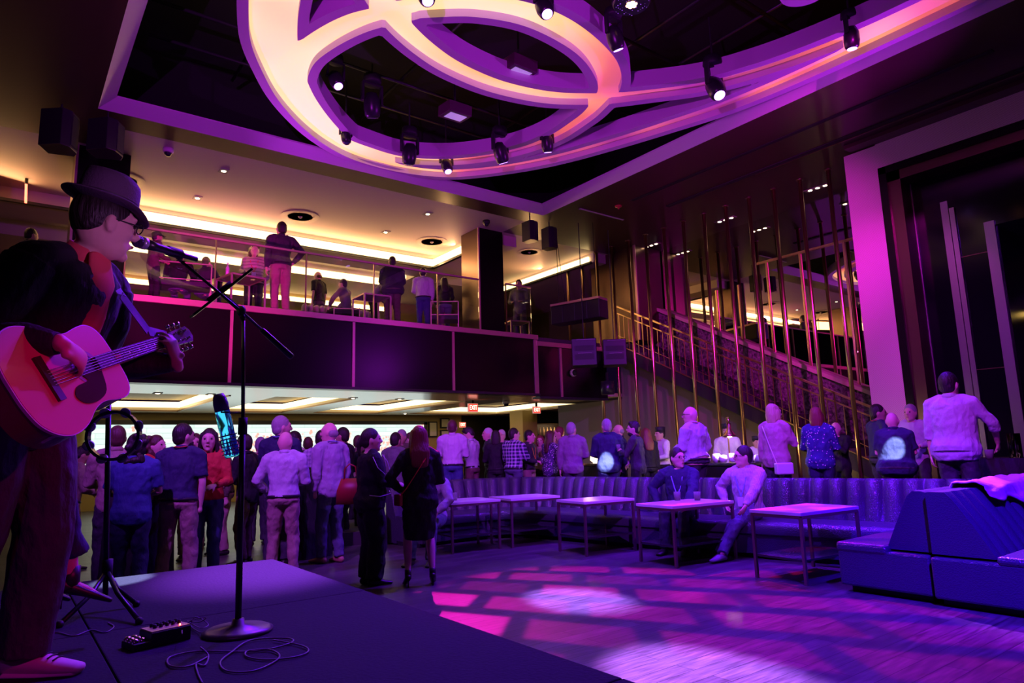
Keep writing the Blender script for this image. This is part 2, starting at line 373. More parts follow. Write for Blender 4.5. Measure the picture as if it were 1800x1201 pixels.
# main ceiling around the coffer
FX0, FX1, FY0, FY1 = 0.9, 10.5, 2.35, 12.35
cm = MB()
cm.box((-4, -4, CZ), (FX0, 12.95, CZ+0.12)); cm.box((FX1, -4, CZ), (MX, 12.95, CZ+0.12))
cm.box((FX0, -4, CZ), (FX1, FY0, CZ+0.12)); cm.box((FX0, FY1, CZ), (FX1, 12.95, CZ+0.12))
cm.box((10.39, 12.95, CZ), (MX, YF+0.1, CZ+0.12)); cm.box((-4, 12.95, CZ), (1.25, YF+0.1, CZ+0.12))
struct(cm.build('ceiling', ceil_dark))
struct(MB().box((1.25, 12.95, CZ), (10.39, 24, CZ+0.12)).box((-4, YF+.1, CZ), (1.25, 24, CZ+.12)).box((10.39, YF+0.1, CZ), (MX+2, 24, CZ+0.12)).build('ceiling', ceil_tan))
# coffer: sloped white band, void above
def ringband(x0, x1, y0, y1, w, z0, z1):
    a = [(x0, y0), (x1, y0), (x1, y1), (x0, y1)]; b = [(x0+w, y0+w), (x1-w, y0+w), (x1-w, y1-w), (x0+w, y1-w)]
    m = MB(); V = [(p[0], p[1], z0) for p in a]+[(p[0], p[1], z1) for p in b]+[(p[0], p[1], z1+0.03) for p in b]+[(p[0], p[1], z0+.06) for p in a]
    F = []
    for i in range(4):
        k = (i+1) % 4; F += [(i, k, 4+k, 4+i), (4+i, 4+k, 8+k, 8+i), (8+i, 8+k, 12+k, 12+i)]
    return m.add(V, F)
struct(ringband(FX0, FX1, FY0, FY1, 0.232, CZ, CZ+0.167).build('trim_2', white_plaster))
vm = MB().box((FX0-1.2, FY0-1.2, 9.0), (FX1+1.2, FY1+1.0, 9.1))
for a, b in (((FX0-1.2, FY0-1.2, 7.34), (FX0-1.1, FY1+1, 9)), ((FX1+1.1, FY0-1.2, 7.34), (FX1+1.2, FY1+1, 9)), ((FX0-1.2, FY0-1.2, 7.34), (FX1+1.2, FY0-1.1, 9)), ((FX0-1.2, FY1+.9, 7.34), (FX1+1.2, FY1+1.0, 9))):
    vm.box(a, b)
struct(vm.build('ceiling', void))
# long slots and shallow steps in the lacquered ceiling
struct(MB().box((11.58, 3.0, CZ-0.012), (11.68, 10.4, CZ)).box((12.6, 2.0, CZ-0.02), (12.72, 10.2, CZ)).build('trim_3', void))
struct(MB().box((12.72, -2.0, CZ-0.03), (12.75, 7.8, CZ)).build('trim_4', bronze))
struct(bx((10.93, 11.46, CZ-0.012), (12.46, 11.51, CZ)).build('trim_5', mat('pale slot trim', (0.6, 0.5, 0.6), 0.4)))

# ---- looping cove pattern hung in the coffer: union of curved bands found on a fine grid
def catmull(P, n=14):
    out = []
    for i in range(len(P)-1):
        p0 = P[max(i-1, 0)]; p1 = P[i]; p2 = P[i+1]; p3 = P[min(i+2, len(P)-1)]
        for k in range(n):
            t = k/n
            out.append(tuple(0.5*((2*p1[j])+(-p0[j]+p2[j])*t+(2*p0[j]-5*p1[j]+4*p2[j]-p3[j])*t*t+(-p0[j]+3*p1[j]-3*p2[j]+p3[j])*t**3) for j in range(len(p1))))
    out.append(tuple(P[-1])); return out
YM = 7.4
def mirY(P): return [(x, 2*YM-y, w) for (x, y, w) in P]
# (x, y, half width of the whole band)
outer = [(2.25, 7.2, .46), (2.37, 7.8, .46), (2.55, 8.5, .46), (2.76, 9.1, .47), (3.06, 9.68, .46), (3.55, 10.42, .46), (4.2, 11.12, .45), (4.85, 11.62, .42), (5.5, 11.9, .38), (6.4, 11.95, .33), (7.3, 11.62, .34), (8.1, 10.8, .32), (8.72, 9.8, .32), (9.2, 8.6, .32), (9.55, 7.5, .33), (9.83, 6.5, .34), (9.97, 5.5, .34), (10.03, 4.4, .34), (10.05, 3.3, .34), (10.05, 2.2, .34)]
ring2a = [(4.0, 7.35, .33), (3.55, 7.95, .36), (3.28, 8.7, .36), (3.2, 9.4, .36), (3.42, 10.2, .36), (3.9, 10.92, .36), (4.6, 11.42, .34), (5.3, 11.6, .34), (6.1, 11.58, .3), (6.9, 11.2, .3), (7.5, 10.6, .3), (7.93, 9.85, .3), (8.1, 9.1, .3), (8.07, 8.4, .3), (7.98, 7.9, .3), (7.7, 7.25, .33), (7.2, 6.83, .36), (6.6, 6.58, .36), (5.9, 6.46, .38), (5.3, 6.5, .38), (4.7, 6.72, .38), (4.25, 7.03, .38), (3.85, 7.45, .33)]
mid = [(2.0, 5.0, .34), (2.55, 6.2, .34), (3.2, 7.0, .34), (4.0, 7.68, .34), (4.85, 8.08, .34), (5.6, 8.22, .34), (6.3, 8.2, .34), (7.1, 7.98, .34), (7.85, 7.5, .33), (8.4, 6.95, .3), (8.95, 6.3, .3), (9.3, 5.6, .3), (9.55, 4.8, .3), (9.72, 3.8, .3), (9.8, 2.4, .3)]
bands = [catmull(b) for b in (outer, ring2a, mid)]
bands.append(catmull([(x, 2*YM-y, w) for (x, y, w) in outer[:12]]))
LIP = 0.145
GN = 0.05; gx = np.arange(0.95, 10.45, GN); gy = np.arange(2.4, 12.5, GN)
GX, GY = np.meshgrid(gx, gy, indexing='ij')
SD = np.full(GX.shape, -9.0)     # positive inside bands
for bnd in bands:
    for (x0, y0, w0), (x1, y1, w1) in zip(bnd[:-1], bnd[1:]):
        dx, dy = x1-x0, y1-y0; L2 = dx*dx+dy*dy+1e-9
        i0 = max(0, int((min(x0, x1)-.8-gx[0])/GN)); i1 = int((max(x0, x1)+.8-gx[0])/GN)+1
        j0 = max(0, int((min(y0, y1)-.8-gy[0])/GN)); j1 = int((max(y0, y1)+.8-gy[0])/GN)+1
        X = GX[i0:i1, j0:j1]; Y = GY[i0:i1, j0:j1]
        if X.size == 0: continue
        t = np.clip(((X-x0)*dx+(Y-y0)*dy)/L2, 0, 1)
        d = np.hypot(X-x0-t*dx, Y-y0-t*dy); SD[i0:i1, j0:j1] = np.maximum(SD[i0:i1, j0:j1], (w0+(w1-w0)*t)-d)
def clip(poly, key):     # keep key(p) > 0 ; poly entries (x, y, sd)
    out = []; edge = []
    for i in range(len(poly)):
        a, b = poly[i], poly[(i+1) % len(poly)]; fa, fb = key(a), key(b)
        if fa > 0: out.append(a)
        if (fa > 0) != (fb > 0):
            t = fa/(fa-fb); c = tuple(a[k]+(b[k]-a[k])*t for k in range(3)); out.append(c); edge.append(c)
    return out, edge
ZL, ZT, ZW = 7.30, 7.42, 7.52
lip, tr, wl = MB(), MB(), MB()
for i in range(len(gx)-1):
    for j in range(len(gy)-1):
        q = [(gx[i], gy[j], SD[i, j]), (gx[i+1], gy[j], SD[i+1, j]), (gx[i+1], gy[j+1], SD[i+1, j+1]), (gx[i], gy[j+1], SD[i, j+1])]
        s = [c[2] for c in q]
        if max(s) <= 0: continue
        inn, e0 = (q, []) if min(s) > 0 else clip(q, lambda p: p[2])
        if len(inn) < 3: continue
        T, e1 = clip(inn, lambda p: p[2]-LIP); Lp, _ = clip(inn, lambda p: LIP-p[2])
        if len(Lp) >= 3: lip.add([(p[0], p[1], ZL) for p in reversed(Lp)], [tuple(range(len(Lp)))])
        if len(T) >= 3: tr.add([(p[0], p[1], ZT) for p in reversed(T)], [tuple(range(len(T)))])
        if len(e0) == 2: wl.add([(e0[0][0], e0[0][1], ZL), (e0[1][0], e0[1][1], ZL), (e0[1][0], e0[1][1], ZW+.06), (e0[0][0], e0[0][1], ZW+.06)], [(0, 1, 2, 3)])
        if len(e1) == 2: lip.add([(e1[0][0], e1[0][1], ZL), (e1[1][0], e1[1][1], ZL), (e1[1][0], e1[1][1], ZT), (e1[0][0], e1[0][1], ZT)], [(0, 1, 2, 3)])
def trough(nt, b):      # glowing panel for hidden led strips: uneven light painted into its emission
    b.inputs['Base Color'].default_value = (0.6, 0.45, 0.5, 1)
    v = nodes_coord(nt); sp = nt.nodes.new('ShaderNodeSeparateXYZ'); nt.links.new(v, sp.inputs[0])
    n = nt.nodes.new('ShaderNodeTexNoise'); n.inputs['Scale'].default_value = 0.55; n.inputs['Detail'].default_value = 1.0; nt.links.new(v, n.inputs['Vector'])
    # brightness falls with x
    mr = nt.nodes.new('ShaderNodeMapRange'); mr.inputs[1].default_value = 4.6; mr.inputs[2].default_value = 8.2; mr.inputs[3].default_value = 1.0; mr.inputs[4].default_value = 0.12
    nt.links.new(sp.outputs[0], mr.inputs[0])
    ad = nt.nodes.new('ShaderNodeMath'); ad.operation = 'MULTIPLY_ADD'; ad.inputs[1].default_value = 1.3; ad.inputs[2].default_value = -0.62
    nt.links.new(n.outputs['Fac'], ad.inputs[0])
    sm = nt.nodes.new('ShaderNodeMath'); sm.operation = 'ADD'; sm.use_clamp = True; nt.links.new(mr.outputs[0], sm.inputs[0]); nt.links.new(ad.outputs[0], sm.inputs[1])
    cr = nt.nodes.new('ShaderNodeValToRGB'); e = cr.color_ramp.elements
    e[0].color = (0.25, 0.02, 0.12, 1); e[0].position = 0.0; e[1].color = (1.25, 0.78, 0.33, 1); e[1].position = 1.0
    a = e.new(0.3); a.color = (0.8, 0.12, 0.08, 1); a = e.new(0.6); a.color = (1.2, 0.46, 0.14, 1)
    nt.links.new(sm.outputs[0], cr.inputs[0]); nt.links.new(cr.outputs[0], b.inputs['Emission Color']); b.inputs['Emission Strength'].default_value = 1.0
root = thing('cove_light_pattern', 'looping white plaster pattern with warm lit troughs hung in the ceiling coffer', 'ceiling light', (5.7, 7.4, 7.3))
lip.build('lip', white_plaster, root); wl.build('side_wall', white_plaster, root); tr.build('lit_trough', mat('lit trough', build=trough), root)

# ---- truss and pipes in the void
t = thing('lighting_truss', 'black pipe grid high in the dark ceiling void', 'truss', (5.7, 7.4, 8.4))
tm = MB()
for y in (3.6, 5.4, 7.2, 9.0, 10.6, 11.6): tm.tube([(0.6, y, 8.35), (10.9, y, 8.35)], 0.03, 8)
t1 = tm.build('cross_pipe', blackgl, t, True)
tm = MB()
for x in (3.0, 5.6, 8.4, 9.6):
    tm.tube([(x, 2.2, 8.42), (x, 12.4, 8.42)], 0.03, 8)
tm.build('long_pipe', blackgl, t, True)

# ================================================================== BALCONY
def fascia():
    struct(bx((-4, YF, FB), (11.33, YF+0.12, LEDGE-0.1)).build('wall_balcony', panel_gl))
    struct(bx((11.33, YF+0.02, 2.8), (PX_+0.1, YF+0.14, 4.26)).build('wall_balcony', panel_gl))
    struct(MB().box((-4, YF-0.06, LEDGE-0.12), (11.37, YF+0.4, LEDGE)).box((11.33, YF-0.04, 4.16), (PX_, YF+0.4, 4.28)).build('trim_6', copper))
    m = MB()
    for x in (-1.6, 0.94, 3.52, 6.11, 8.71): m.box((x-0.03, YF-0.02, FB), (x+0.03, YF, LEDGE-0.1))
    m.box((11.25, YF-0.025, FB), (11.37, YF, LEDGE-.1)); m.box((12.17, YF-.01, 2.8), (12.23, YF+.02, 4.2))
    struct(m.build('trim_7', copper))
    struct(MB().box((-4, YF-0.03, FB-0.06), (11.4, YF+0.3, FB)).box((11.4, YF-.01, 2.74), (PX_+.1, YF+.3, 2.8)).build('trim_8', blackgl))
    struct(MB().box((-4, YF+0.12, 4.3), (MX+2, 24, LEDGE-0.02)).build('floor', mat('balcony floor', (0.08, 0.06, 0.06), 0.6)))
    # ceiling of the lower room with four recessed coffers
    m = MB(); z0, z1 = FB, FB+0.1; xs = [(0.3, 4.3), (5.35, 7.45), (8.5, 10.95), (12.2, 16.2)]; y0, y1 = 16.7, 22.5
    m.box((-4, YF+.12, z0), (18.5, y0, z1)); m.box((-4, y1, z0), (18.5, 24, z1))
    px = -4
    for a, b in xs: m.box((px, y0, z0), (a, y1, z1)); px = b
    m.box((px, y0, z0), (18.5, y1, z1)); struct(m.build('ceiling', mat('cream gloss ceiling', (0.62, 0.52, 0.36), 0.22)))
    m = MB()
    for a, b in xs: m.box((a-.1, y0-.1, 3.2), (b+.1, y1+.1, 3.26))
    struct(m.build('ceiling', mat('cream ceiling', (0.62, 0.5, 0.33), 0.7)))
    m = MB(); tb = MB()
    for a, b in xs:
        m.box((a, y1-0.03, z1), (b, y1, z1+0.17)); m.box((b-0.03, y0, z1), (b, y1, z1+0.17)); tb.box((a, y1-.05, z0-.02), (b+.02, y1, z0+.02)); tb.box((b-.05, y0, z0-.02), (b, y1, z0+.02))
    struct(m.build('trim_9', mat('warm strip lower', (1, .9, .7), emit=(1.0, 0.8, 0.42), es=2.2))); struct(tb.build('trim_10', bronze))
fascia()
# upper room: bulkheads, coves
m = MB(); z0 = 6.92
m.box((-4, 17.1, z0), (10.16, 18.3, CZ)); m.box((10.12, YF+0.3, z0), (11.0, 24, CZ)); m.box((13.85, YF+0.2, z0), (MX+2, 24, CZ)); m.box((11.0, 18.6, z0), (13.85, 24, CZ)); m.box((-4, 19.45, z0-.1), (10.12, 24, CZ))
struct(m.build('ceiling', ceil_tan))
struct(MB().box((-4, 17.08, z0-0.03), (10.14, 17.16, z0+0.03)).box((10.06, YF+.4, z0-.03), (10.16, 17.16, z0+.03)).box((13.8, YF+.3, z0-.03), (13.88, 18.6, z0+.03)).build('trim_11', blackgl))
led = MB(); led.box((1.3, 17.02, z0+0.03), (10.12, 17.08, z0+0.22)); led.box((10.02, 15.4, z0+0.03), (10.08, 17.05, z0+0.22))
led.box((13.76, 14.2, z0+.03), (13.82, 18.55, z0+.18)); led.box((1.3, 19.38, z0-.1), (9.9, 19.44, z0+.1))
led.box((9.75, 18.3, z0-.1), (9.82, 19.4, z0+.1))
struct(led.build('trim_12', ledlit))
# back wall with shelves of light
struct(bx((-4, 22.0, LEDGE), (MX+2, 22.1, CZ)).build('wall_back', mat('ochre wall', (0.5, 0.36, 0.16), 0.7)))
m = MB(); dk = MB()
for (y, z, a, b) in ((21.9, 6.55, 2, 11), (21.9, 5.7, 6.2, 11.5)):
    m.box((a, y, z), (b, y+.08, z+.14)); dk.box((a, y-.1, z-.32), (b, y+.08, z-.04))
struct(m.build('trim_13', ledlit)); struct(dk.build('trim_14', mat('olive shelf', (0.18, 0.15, 0.07), 0.6)))
struct(bx((MX+1.9, YF, LEDGE), (MX+2, 24, CZ)).build('wall_right', mat('dark olive wall', (0.10, 0.08, 0.05), 0.6)))
# lower back wall
OL = mat('olive gold wall', (0.42, 0.29, 0.09), 0.6)
struct(MB().box((-4, 23.5, 0), (2.0, 23.6, 2.87)).box((2.0, 23.5, 2.62), (13.5, 23.6, 2.87)).box((13.5, 23.5, 0), (15.2, 23.6, 2.87)).box((2, 23.5, 0), (13.5, 23.6, 1.0)).build('wall_back', OL))
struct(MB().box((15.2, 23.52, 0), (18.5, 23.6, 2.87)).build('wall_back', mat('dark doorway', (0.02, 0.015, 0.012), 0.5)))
struct(MB().box((2.0, 23.44, 2.5), (13.5, 23.52, 2.64)).box((13.35, 23.44, 1), (13.5, 23.52, 2.6)).build('trim_15', blackgl))
def lumwall(nt, b):   # back-lit frosted tiles with blossom branches
    b.inputs['Base Color'].default_value = (0.5, 0.5, 0.5, 1)
    v = nodes_coord(nt); br = nt.nodes.new('ShaderNodeTexBrick'); v1 = nodes_coord(nt, (1, 1, 1), (pi/2, 0, 0)); br.inputs['Scale'].default_value = 1
    br.inputs['Brick Width'].default_value = 0.9; br.inputs['Row Height'].default_value = 0.16; br.inputs['Mortar Size'].default_value = 0.008
    br.inputs['Color1'].default_value = (0.80, 0.95, 0.88, 1); br.inputs['Color2'].default_value = (0.62, 0.82, 0.78, 1); br.inputs['Mortar'].default_value = (0.4, 0.6, 0.58, 1)
    nt.links.new(v1, br.inputs['Vector'])
    n = nt.nodes.new('ShaderNodeTexNoise'); n.inputs['Scale'].default_value = 0.9; n.inputs['Detail'].default_value = 2; nt.links.new(v, n.inputs['Vector'])
    v2 = nt.nodes.new('ShaderNodeTexVoronoi'); v2.inputs['Scale'].default_value = 9; nt.links.new(v, v2.inputs['Vector'])
    lt = nt.nodes.new('ShaderNodeMath'); lt.operation = 'LESS_THAN'; lt.inputs[1].default_value = 0.42; nt.links.new(v2.outputs['Distance'], lt.inputs[0])
    gt = nt.nodes.new('ShaderNodeMath'); gt.operation = 'GREATER_THAN'; gt.inputs[1].default_value = 0.55; nt.links.new(n.outputs['Fac'], gt.inputs[0])
    ml = nt.nodes.new('ShaderNodeMath'); ml.operation = 'MULTIPLY'; nt.links.new(lt.outputs[0], ml.inputs[0]); nt.links.new(gt.outputs[0], ml.inputs[1])
    mx = nt.nodes.new('ShaderNodeMix'); mx.data_type = 'RGBA'; mx.inputs[7].default_value = (1.0, 0.42, 0.34, 1)
    nt.links.new(ml.outputs[0], mx.inputs[0]); nt.links.new(br.outputs['Color'], mx.inputs[6]); nt.links.new(mx.outputs[2], b.inputs['Emission Color'])
    b.inputs['Emission Strength'].default_value = 1.15
tag(bx((2.0, 23.46, 1.0), (13.4, 23.5, 2.5)).build('luminous_wall_panel', mat('back-lit tiles', build=lumwall)), 'long white backlit tile wall with pink blossom art behind the bar', 'light panel')
# lower right: gold column, dark wine wall
struct(bx((15.6, 20.0, 0), (16.3, 20.8, 2.87)).build('trim_16', OL))
struct(bx((16.3, 20.4, 0), (18.5, 20.5, 2.87)).build('wall_right', mat('dark brown wall', (0.05, 0.03, 0.02), 0.5)))
struct(bx((18.4, 12, 0), (18.5, 24, 2.87)).build('wall_right', mat('dark brown wall')))
# outer walls
WD = mat('near-black wall', (0.02, 0.015, 0.02), 0.6)
struct(bx((-4.1, -4, 0), (-4, 24, CZ)).build('wall_left', WD)); struct(bx((-4, -4.1, 0), (MX, -4, CZ)).build('wall_front', WD))
# column at balcony front
def column(x0, x1, y0, y1, label):
    t = thing('column', label, 'column', ((x0+x1)/2, (y0+y1)/2, LEDGE))
    bx((x0, y0, LEDGE), (x1, y1, CZ)).build('shaft', bronze, t)
    bx((x0-.012, y0-.012, LEDGE), (x0+.03, y0+.03, CZ)).build('corner_trim', copper, t)
    bx((x0+.03, y0-.01, LEDGE), (x1, y0-.002, CZ)).build('front_panel', panel_gl, t)
column(9.62, 10.4, 13.98, 14.8, 'bronze clad square column on the balcony edge beside the glass rail')
column(0.75, 1.62, 14.05, 15.0, 'dark square column on the balcony behind the hat of the guitarist')
t = thing('column', 'tall bronze clad pier where the balcony meets the stair', 'column', (14.9, 13.5, 0))
bx((14.35, 12.85, 4.4), (15.45, 14.7, CZ)).build('shaft', bronze, t)
bx((14.32, 12.82, 4.4), (14.36, 12.9, CZ)).build('corner_trim', copper, t)

# glass balustrade
def glass_pane(x0, x1, label):
    t = thing('glass_panel', label, 'glass railing', ((x0+x1)/2, YF+.12, LEDGE), group='glass panels of the balcony railing')
    bx((x0+.01, YF+.11, LEDGE), (x1-.01, YF+.125, 5.76)).build('pane', glass_m, t)
    bx((x0, YF+.095, 5.76), (x1, YF+.14, 5.80)).build('top_rail', copper, t)
    bx((x0-.012, YF+.10, LEDGE), (x0+.012, YF+.135, 5.76)).build('clamp_post', mat('slim brass post', (0.6, 0.45, 0.25), 0.3, 1.0), t)
glass_pane(1.62, 3.2, 'leftmost clear glass railing panel on the balcony beside the guitarist')
glass_pane(3.2, 5.05, 'clear glass railing panel in front of the standing balcony man')
glass_pane(5.05, 6.65, 'clear glass railing panel in front of the black polo man upstairs')
glass_pane(6.65, 8.35, 'clear glass railing panel in front of the broad man in dark jacket upstairs')
glass_pane(8.35, 9.58, 'clear glass railing panel left of the bronze balcony column')
glass_pane(10.45, 11.3, 'short clear glass railing panel right of the bronze balcony column')
# ceiling fittings upstairs
def diffuser(x, y, z, r, label):
    t = thing('air_diffuser', label, 'air vent', (x, y, z))
    m = MB()
    for k, rr in enumerate((1.0, 0.78, 0.56, 0.34)):
        m.lathe([(r*rr-.12*r, -.010), (r*rr, -.006), (r*rr, -.004), (r*rr-.12*r, -.006)], (x, y, z), 36)
    m.build('ring', mat('pale vent metal', (0.5, 0.4, 0.34), 0.5), t); mat('grey vent metal', (0.28, 0.24, 0.22), 0.5)
    MB().lathe([(0.001, -.06), (r*.10, -.02), (r*.12, -.01)], (x, y, z), 24).build('cone', mat('grey vent metal'), t, True)
    MB().lathe([(r*.99, -0.002), (0.001, -0.002)], (x, y, z), 32).build('throat', mat('vent shadow', (0.05, 0.035, 0.03), 0.8), t)
diffuser(5.47, 15.6, CZ-.006, .45, 'round ceiling vent above the standing balcony man'); diffuser(9.2, 15.65, CZ-.006, .45, 'round ceiling vent near the corner of the lit cove by the column')
diffuser(12.15, 15.0, CZ-.006, .38, 'round ceiling vent right of the bronze balcony column'); diffuser(1.62, 15.4, CZ-.006, .45, 'round ceiling vent partly hidden behind the hat')
bulb = mat('warm bulb', (1, 1, 1), emit=(1.0, 0.8, 0.55), es=6)
def downlight(x, y, z, label, n=1, along=(0, 1), group='recessed ceiling downlights'):
    t = thing('recessed_downlight', label, 'downlight', (x, y, z), group=group)
    ax = Vector((along[0], along[1], 0)); L = .09*n
    MB().obox((x, y, z-.006), ax*(L+.03), Vector((-ax.y, ax.x, 0))*.085, (0, 0, .006)).build('trim_plate', mat('grey vent metal'), t)
    m = MB()
    for k in range(n):
        c = Vector((x, y, z-.014))+ax*(k-(n-1)/2)*.18; m.ell(c, (.05, .05, .012), 10, 6)
    m.build('bulb', bulb, t)
for (x, y, l) in ((3.25, 13.82, 'small square downlight in the tan ceiling nearest the black dome camera'), (3.15, 15.66, 'small square downlight in the tan ceiling beside the lit cove above the hat'), (7.76, 15.59, 'small square downlight between the two big round vents'), (8.0, 13.79, 'small square downlight near the front edge of the tan ceiling')):
    downlight(x, y, CZ, l)
for (x, y, l) in ((14.69, 7.47, 'triple downlight right of the tallest poles near the purple portal'), (14.74, 10.01, 'triple downlight in the dark ceiling behind the middle poles'), (14.79, 12.59, 'triple downlight in the dark ceiling nearest the bronze pier')):
    downlight(x, y, CZ, l, 3)
for (px, py, where) in ((318, 681, 'downlight under the balcony above the navy polo man, nearest the balcony edge'), (246, 705, 'leftmost downlight in the cream ceiling beside the guitar'), (365, 695, 'downlight in the cream ceiling just left of the blue bottle'), (560, 711, 'downlight in the cream ceiling above the tall purple shirt man'), (645, 711, 'downlight in the cream ceiling above the piped dress woman'), (690, 695, 'downlight in the cream ceiling above the red strap woman'), (795, 713, 'downlight in the cream ceiling just left of the larger exit sign'), (712, 727, 'lowest downlight in the cream ceiling at the end of the lit wall')):
    p = atZ(px, py, FB); zz = FB
    p2_ = atZ(px, py, 3.2); ins = lambda q: 16.7 < q.y < 22.5 and any(a < q.x < b for a, b in ((0.3, 4.3), (5.35, 7.45), (8.5, 10.95), (12.2, 16.2)))
    if ins(p2_): zz = 3.2; p = p2_
    elif ins(p): p = Vector((p.x, 16.5, FB))
    downlight(p.x, p.y, zz, where, group='downlights under the balcony')
def dome(x, y, z, label, col=white_plaster, r=.09, up=None):
    t = thing('dome_camera', label, 'security camera', (x, y, z)); ax = up or (0, 0, -1)
    MB().lathe([(r*1.05, 0), (r*1.05, r*.7), (r*.9, r*.9)], (x, y, z), 20, ax).build('housing', col, t, True)
    c = Vector((x, y, z))+Vector(ax)*r*.9; MB().ell(c, r*.8, 16, 10).build('dome', mat('dark dome plastic', (0.02, 0.02, 0.03), 0.08), t, True)
dome(2.14, 13.35, CZ, 'white dome camera on the ceiling above the guitarist'); dome(9.5, 13.43, CZ, 'dark dome camera on the ceiling before the bronze column', black)
p = atY(1006, 656, YF+.01); dome(p.x, p.y, p.z, 'white dome camera on the black balcony front by the hung speakers', mat('white plastic', (.8, .8, .8), .4), .1, (0, -1, 0))
p = atY(890, 722, 16.2); dome(p.x, p.y, FB, 'white dome camera under the balcony between the two exit signs', mat('white plastic'), .1)
t = thing('sprinkler_head', 'red capped sprinkler on the dark ceiling beyond the coffer corner', 'sprinkler', (11.61, 10.83, CZ))
MB().lathe([(.09, 0), (.08, .03), (.03, .04), (.02, .08)], (11.61, 10.83, CZ), 16, (0, 0, -1)).build('cap', mat('red cap', (.6, .03, .05), .4), t, True)
p = atZ(47, 314, CZ)
t = thing('red_indicator_light', 'small glowing red tube light hanging from the tan ceiling at left', 'light', p)
MB().tube([p, p+Vector((0, 0, -.12))], .03, 10).build('socket', black, t, True)
MB().tube([p+Vector((0, 0, -.12)), p+Vector((0.02, 0, -.52))], .022, 10).build('tube', mat('red glow', (1, .1, .05), emit=(1, .12, .06), es=6), t, True)
# exit signs
def exit_sign(px, py, y, label, w=.36, flip=False, s=1.0, txt='EXIT', ztop=FB):
    p = atY(px, py, y); t = thing('exit_sign', label, 'exit sign', p)
    h = w*.72
    MB().box((p.x-w/2, p.y-.02, p.z-h/2), (p.x+w/2, p.y+.02, p.z+h/2)).build('case', mat('pale pink lit case', (.7, .5, .45), .4, emit=(1, .45, .35), es=.5), t)
    MB().box((p.x-w/2+.02, p.y-.03, p.z-h/2+.02), (p.x+w/2-.02, p.y-.021, p.z+h/2-.02)).build('face', mat('exit red', (.7, .02, .02), .4, emit=(1, .04, .02), es=1.6), t)
    MB().box((p.x-.03, p.y-.02, p.z+h/2), (p.x+.03, p.y+.02, ztop)).build('stem', black, t)
    cu = bpy.data.curves.new('exit_text', 'FONT'); cu.body = txt; cu.align_x = 'CENTER'; cu.align_y = 'CENTER'; cu.size = w*.46; cu.extrude = .004
    cu.materials.append(mat('exit white', (1, .9, .8), .4, emit=(1, .8, .6), es=2.5))
    o = bpy.data.objects.new('lettering', cu); C.objects.link(o); o.parent = t; o.rotation_euler = (pi/2, 0, 0); o.location = (0, -.036, 0); o.scale = (.82, 1.25, 1)
exit_sign(831, 717, 16.3, 'larger red EXIT sign hanging under the balcony', .34); exit_sign(943, 721, 16.5, 'red EXIT sign hanging further right near the stair', .30)
exit_sign(813, 747, 23.46, 'tiny red EXIT sign in the dark doorway under the balcony', .3)
# picture frames on gold wall
for (px, py, w_, h_, l) in ((761, 755, .4, .62, 'black framed certificate nearest the lit wall'), (782, 744, .42, .40, 'upper black framed certificate by the doorway'), (782, 765, .42, .40, 'lower black framed certificate by the doorway')):
    p = atY(px, py, 23.46); t = thing('framed_certificate', l, 'picture frame', p)
    bx((p.x-w_/2, p.y-.02, p.z-h_/2), (p.x+w_/2, p.y+.03, p.z+h_/2)).build('frame', black, t)
    bx((p.x-w_/2+.05, p.y-.025, p.z-h_/2+.05), (p.x+w_/2-.05, p.y-.02, p.z+h_/2-.05)).build('paper', mat('cream paper', (.7, .62, .45), .7), t)
# wine wall
p = atY(967, 770, 20.35)
t = thing('wine_rack', 'tall dark wine rack full of upright pale bottles behind the crowd', 'wine rack', (p.x, 20.35, 0))
m = MB(); x0, x1 = atY(938, 760, 20.3).x, atY(992, 760, 20.3).x
m.box((x0-.08, 20.1, 0), (x0, 20.38, 2.6)); m.box((x1, 20.1, 0), (x1+.08, 20.38, 2.6)); m.box((x0, 20.1, 2.4), (x1, 20.38, 2.6))
m.build('frame', black, t)
m = MB(); 
for z in (.5, 1.0, 1.42, 1.9, 2.36): m.box((x0, 20.12, z), (x1, 20.36, z+.03))
m.build('shelf', bronze, t)
bottle_me = MB().lathe([(.035, 0), (.037, .2), (.03, .23), (.014, .27), (.014, .32), (0.001, .32)], (0, 0, 0), 8).mesh('bottle', mat('amber glass bottle', (.5, .32, .14), .25, emit=(.5, .3, .12), es=.05), True)
for z in (1.03, 1.45, 1.93):
    for k in range(9):
        o = bpy.data.objects.new('wine_bottle', bottle_me); C.objects.link(o); o.location = (x0+.06+(x1-x0-.12)*k/8, 20.2, z)
        tag(o, 'upright wine bottle standing in the tall dark wine rack', 'bottle', 'bottles in the wine rack')
area((p.x, 19.9, 2.3), (p.x, 20.3, 1.5), (1, .7, .4), 6, 1, .1)

# ================================================================== POLES, STAIR, MIRROR WALL
ys = [13.95-0.6515*k for k in range(12)]
ORD = 'first second third fourth fifth sixth seventh eighth ninth tenth eleventh twelfth'.split()
for k, y in enumerate(ys):
    zt = CZ; ct = thing('brass_pole', ORD[k]+' floor to ceiling brass pole of the stair screen counted from the balcony', 'pole', (PX_, y, 0), group='brass poles of the stair screen')
    MB().tube([(PX_, y, .3 if y < 12.3 else 0), (PX_, y, zt-.02)], .045, 14).build('tube', brass, ct, True)
    MB().lathe([(.075, 0), (.075, .018), (.05, .03)], (PX_, y, zt), 16, (0, 0, -1)).build('ceiling_flange', bronze, ct, True)
for y, w_ in ((14.6, 'nearer'), (15.25, 'farther')):
    ct = thing('brass_pole', w_+' brass pole standing upstairs on the balcony behind the hung speakers', 'pole', (PX_, y, LEDGE), group='brass poles on the balcony')
    MB().tube([(PX_, y, LEDGE), (PX_, y, CZ-.2)], .045, 14).build('tube', brass, ct, True)
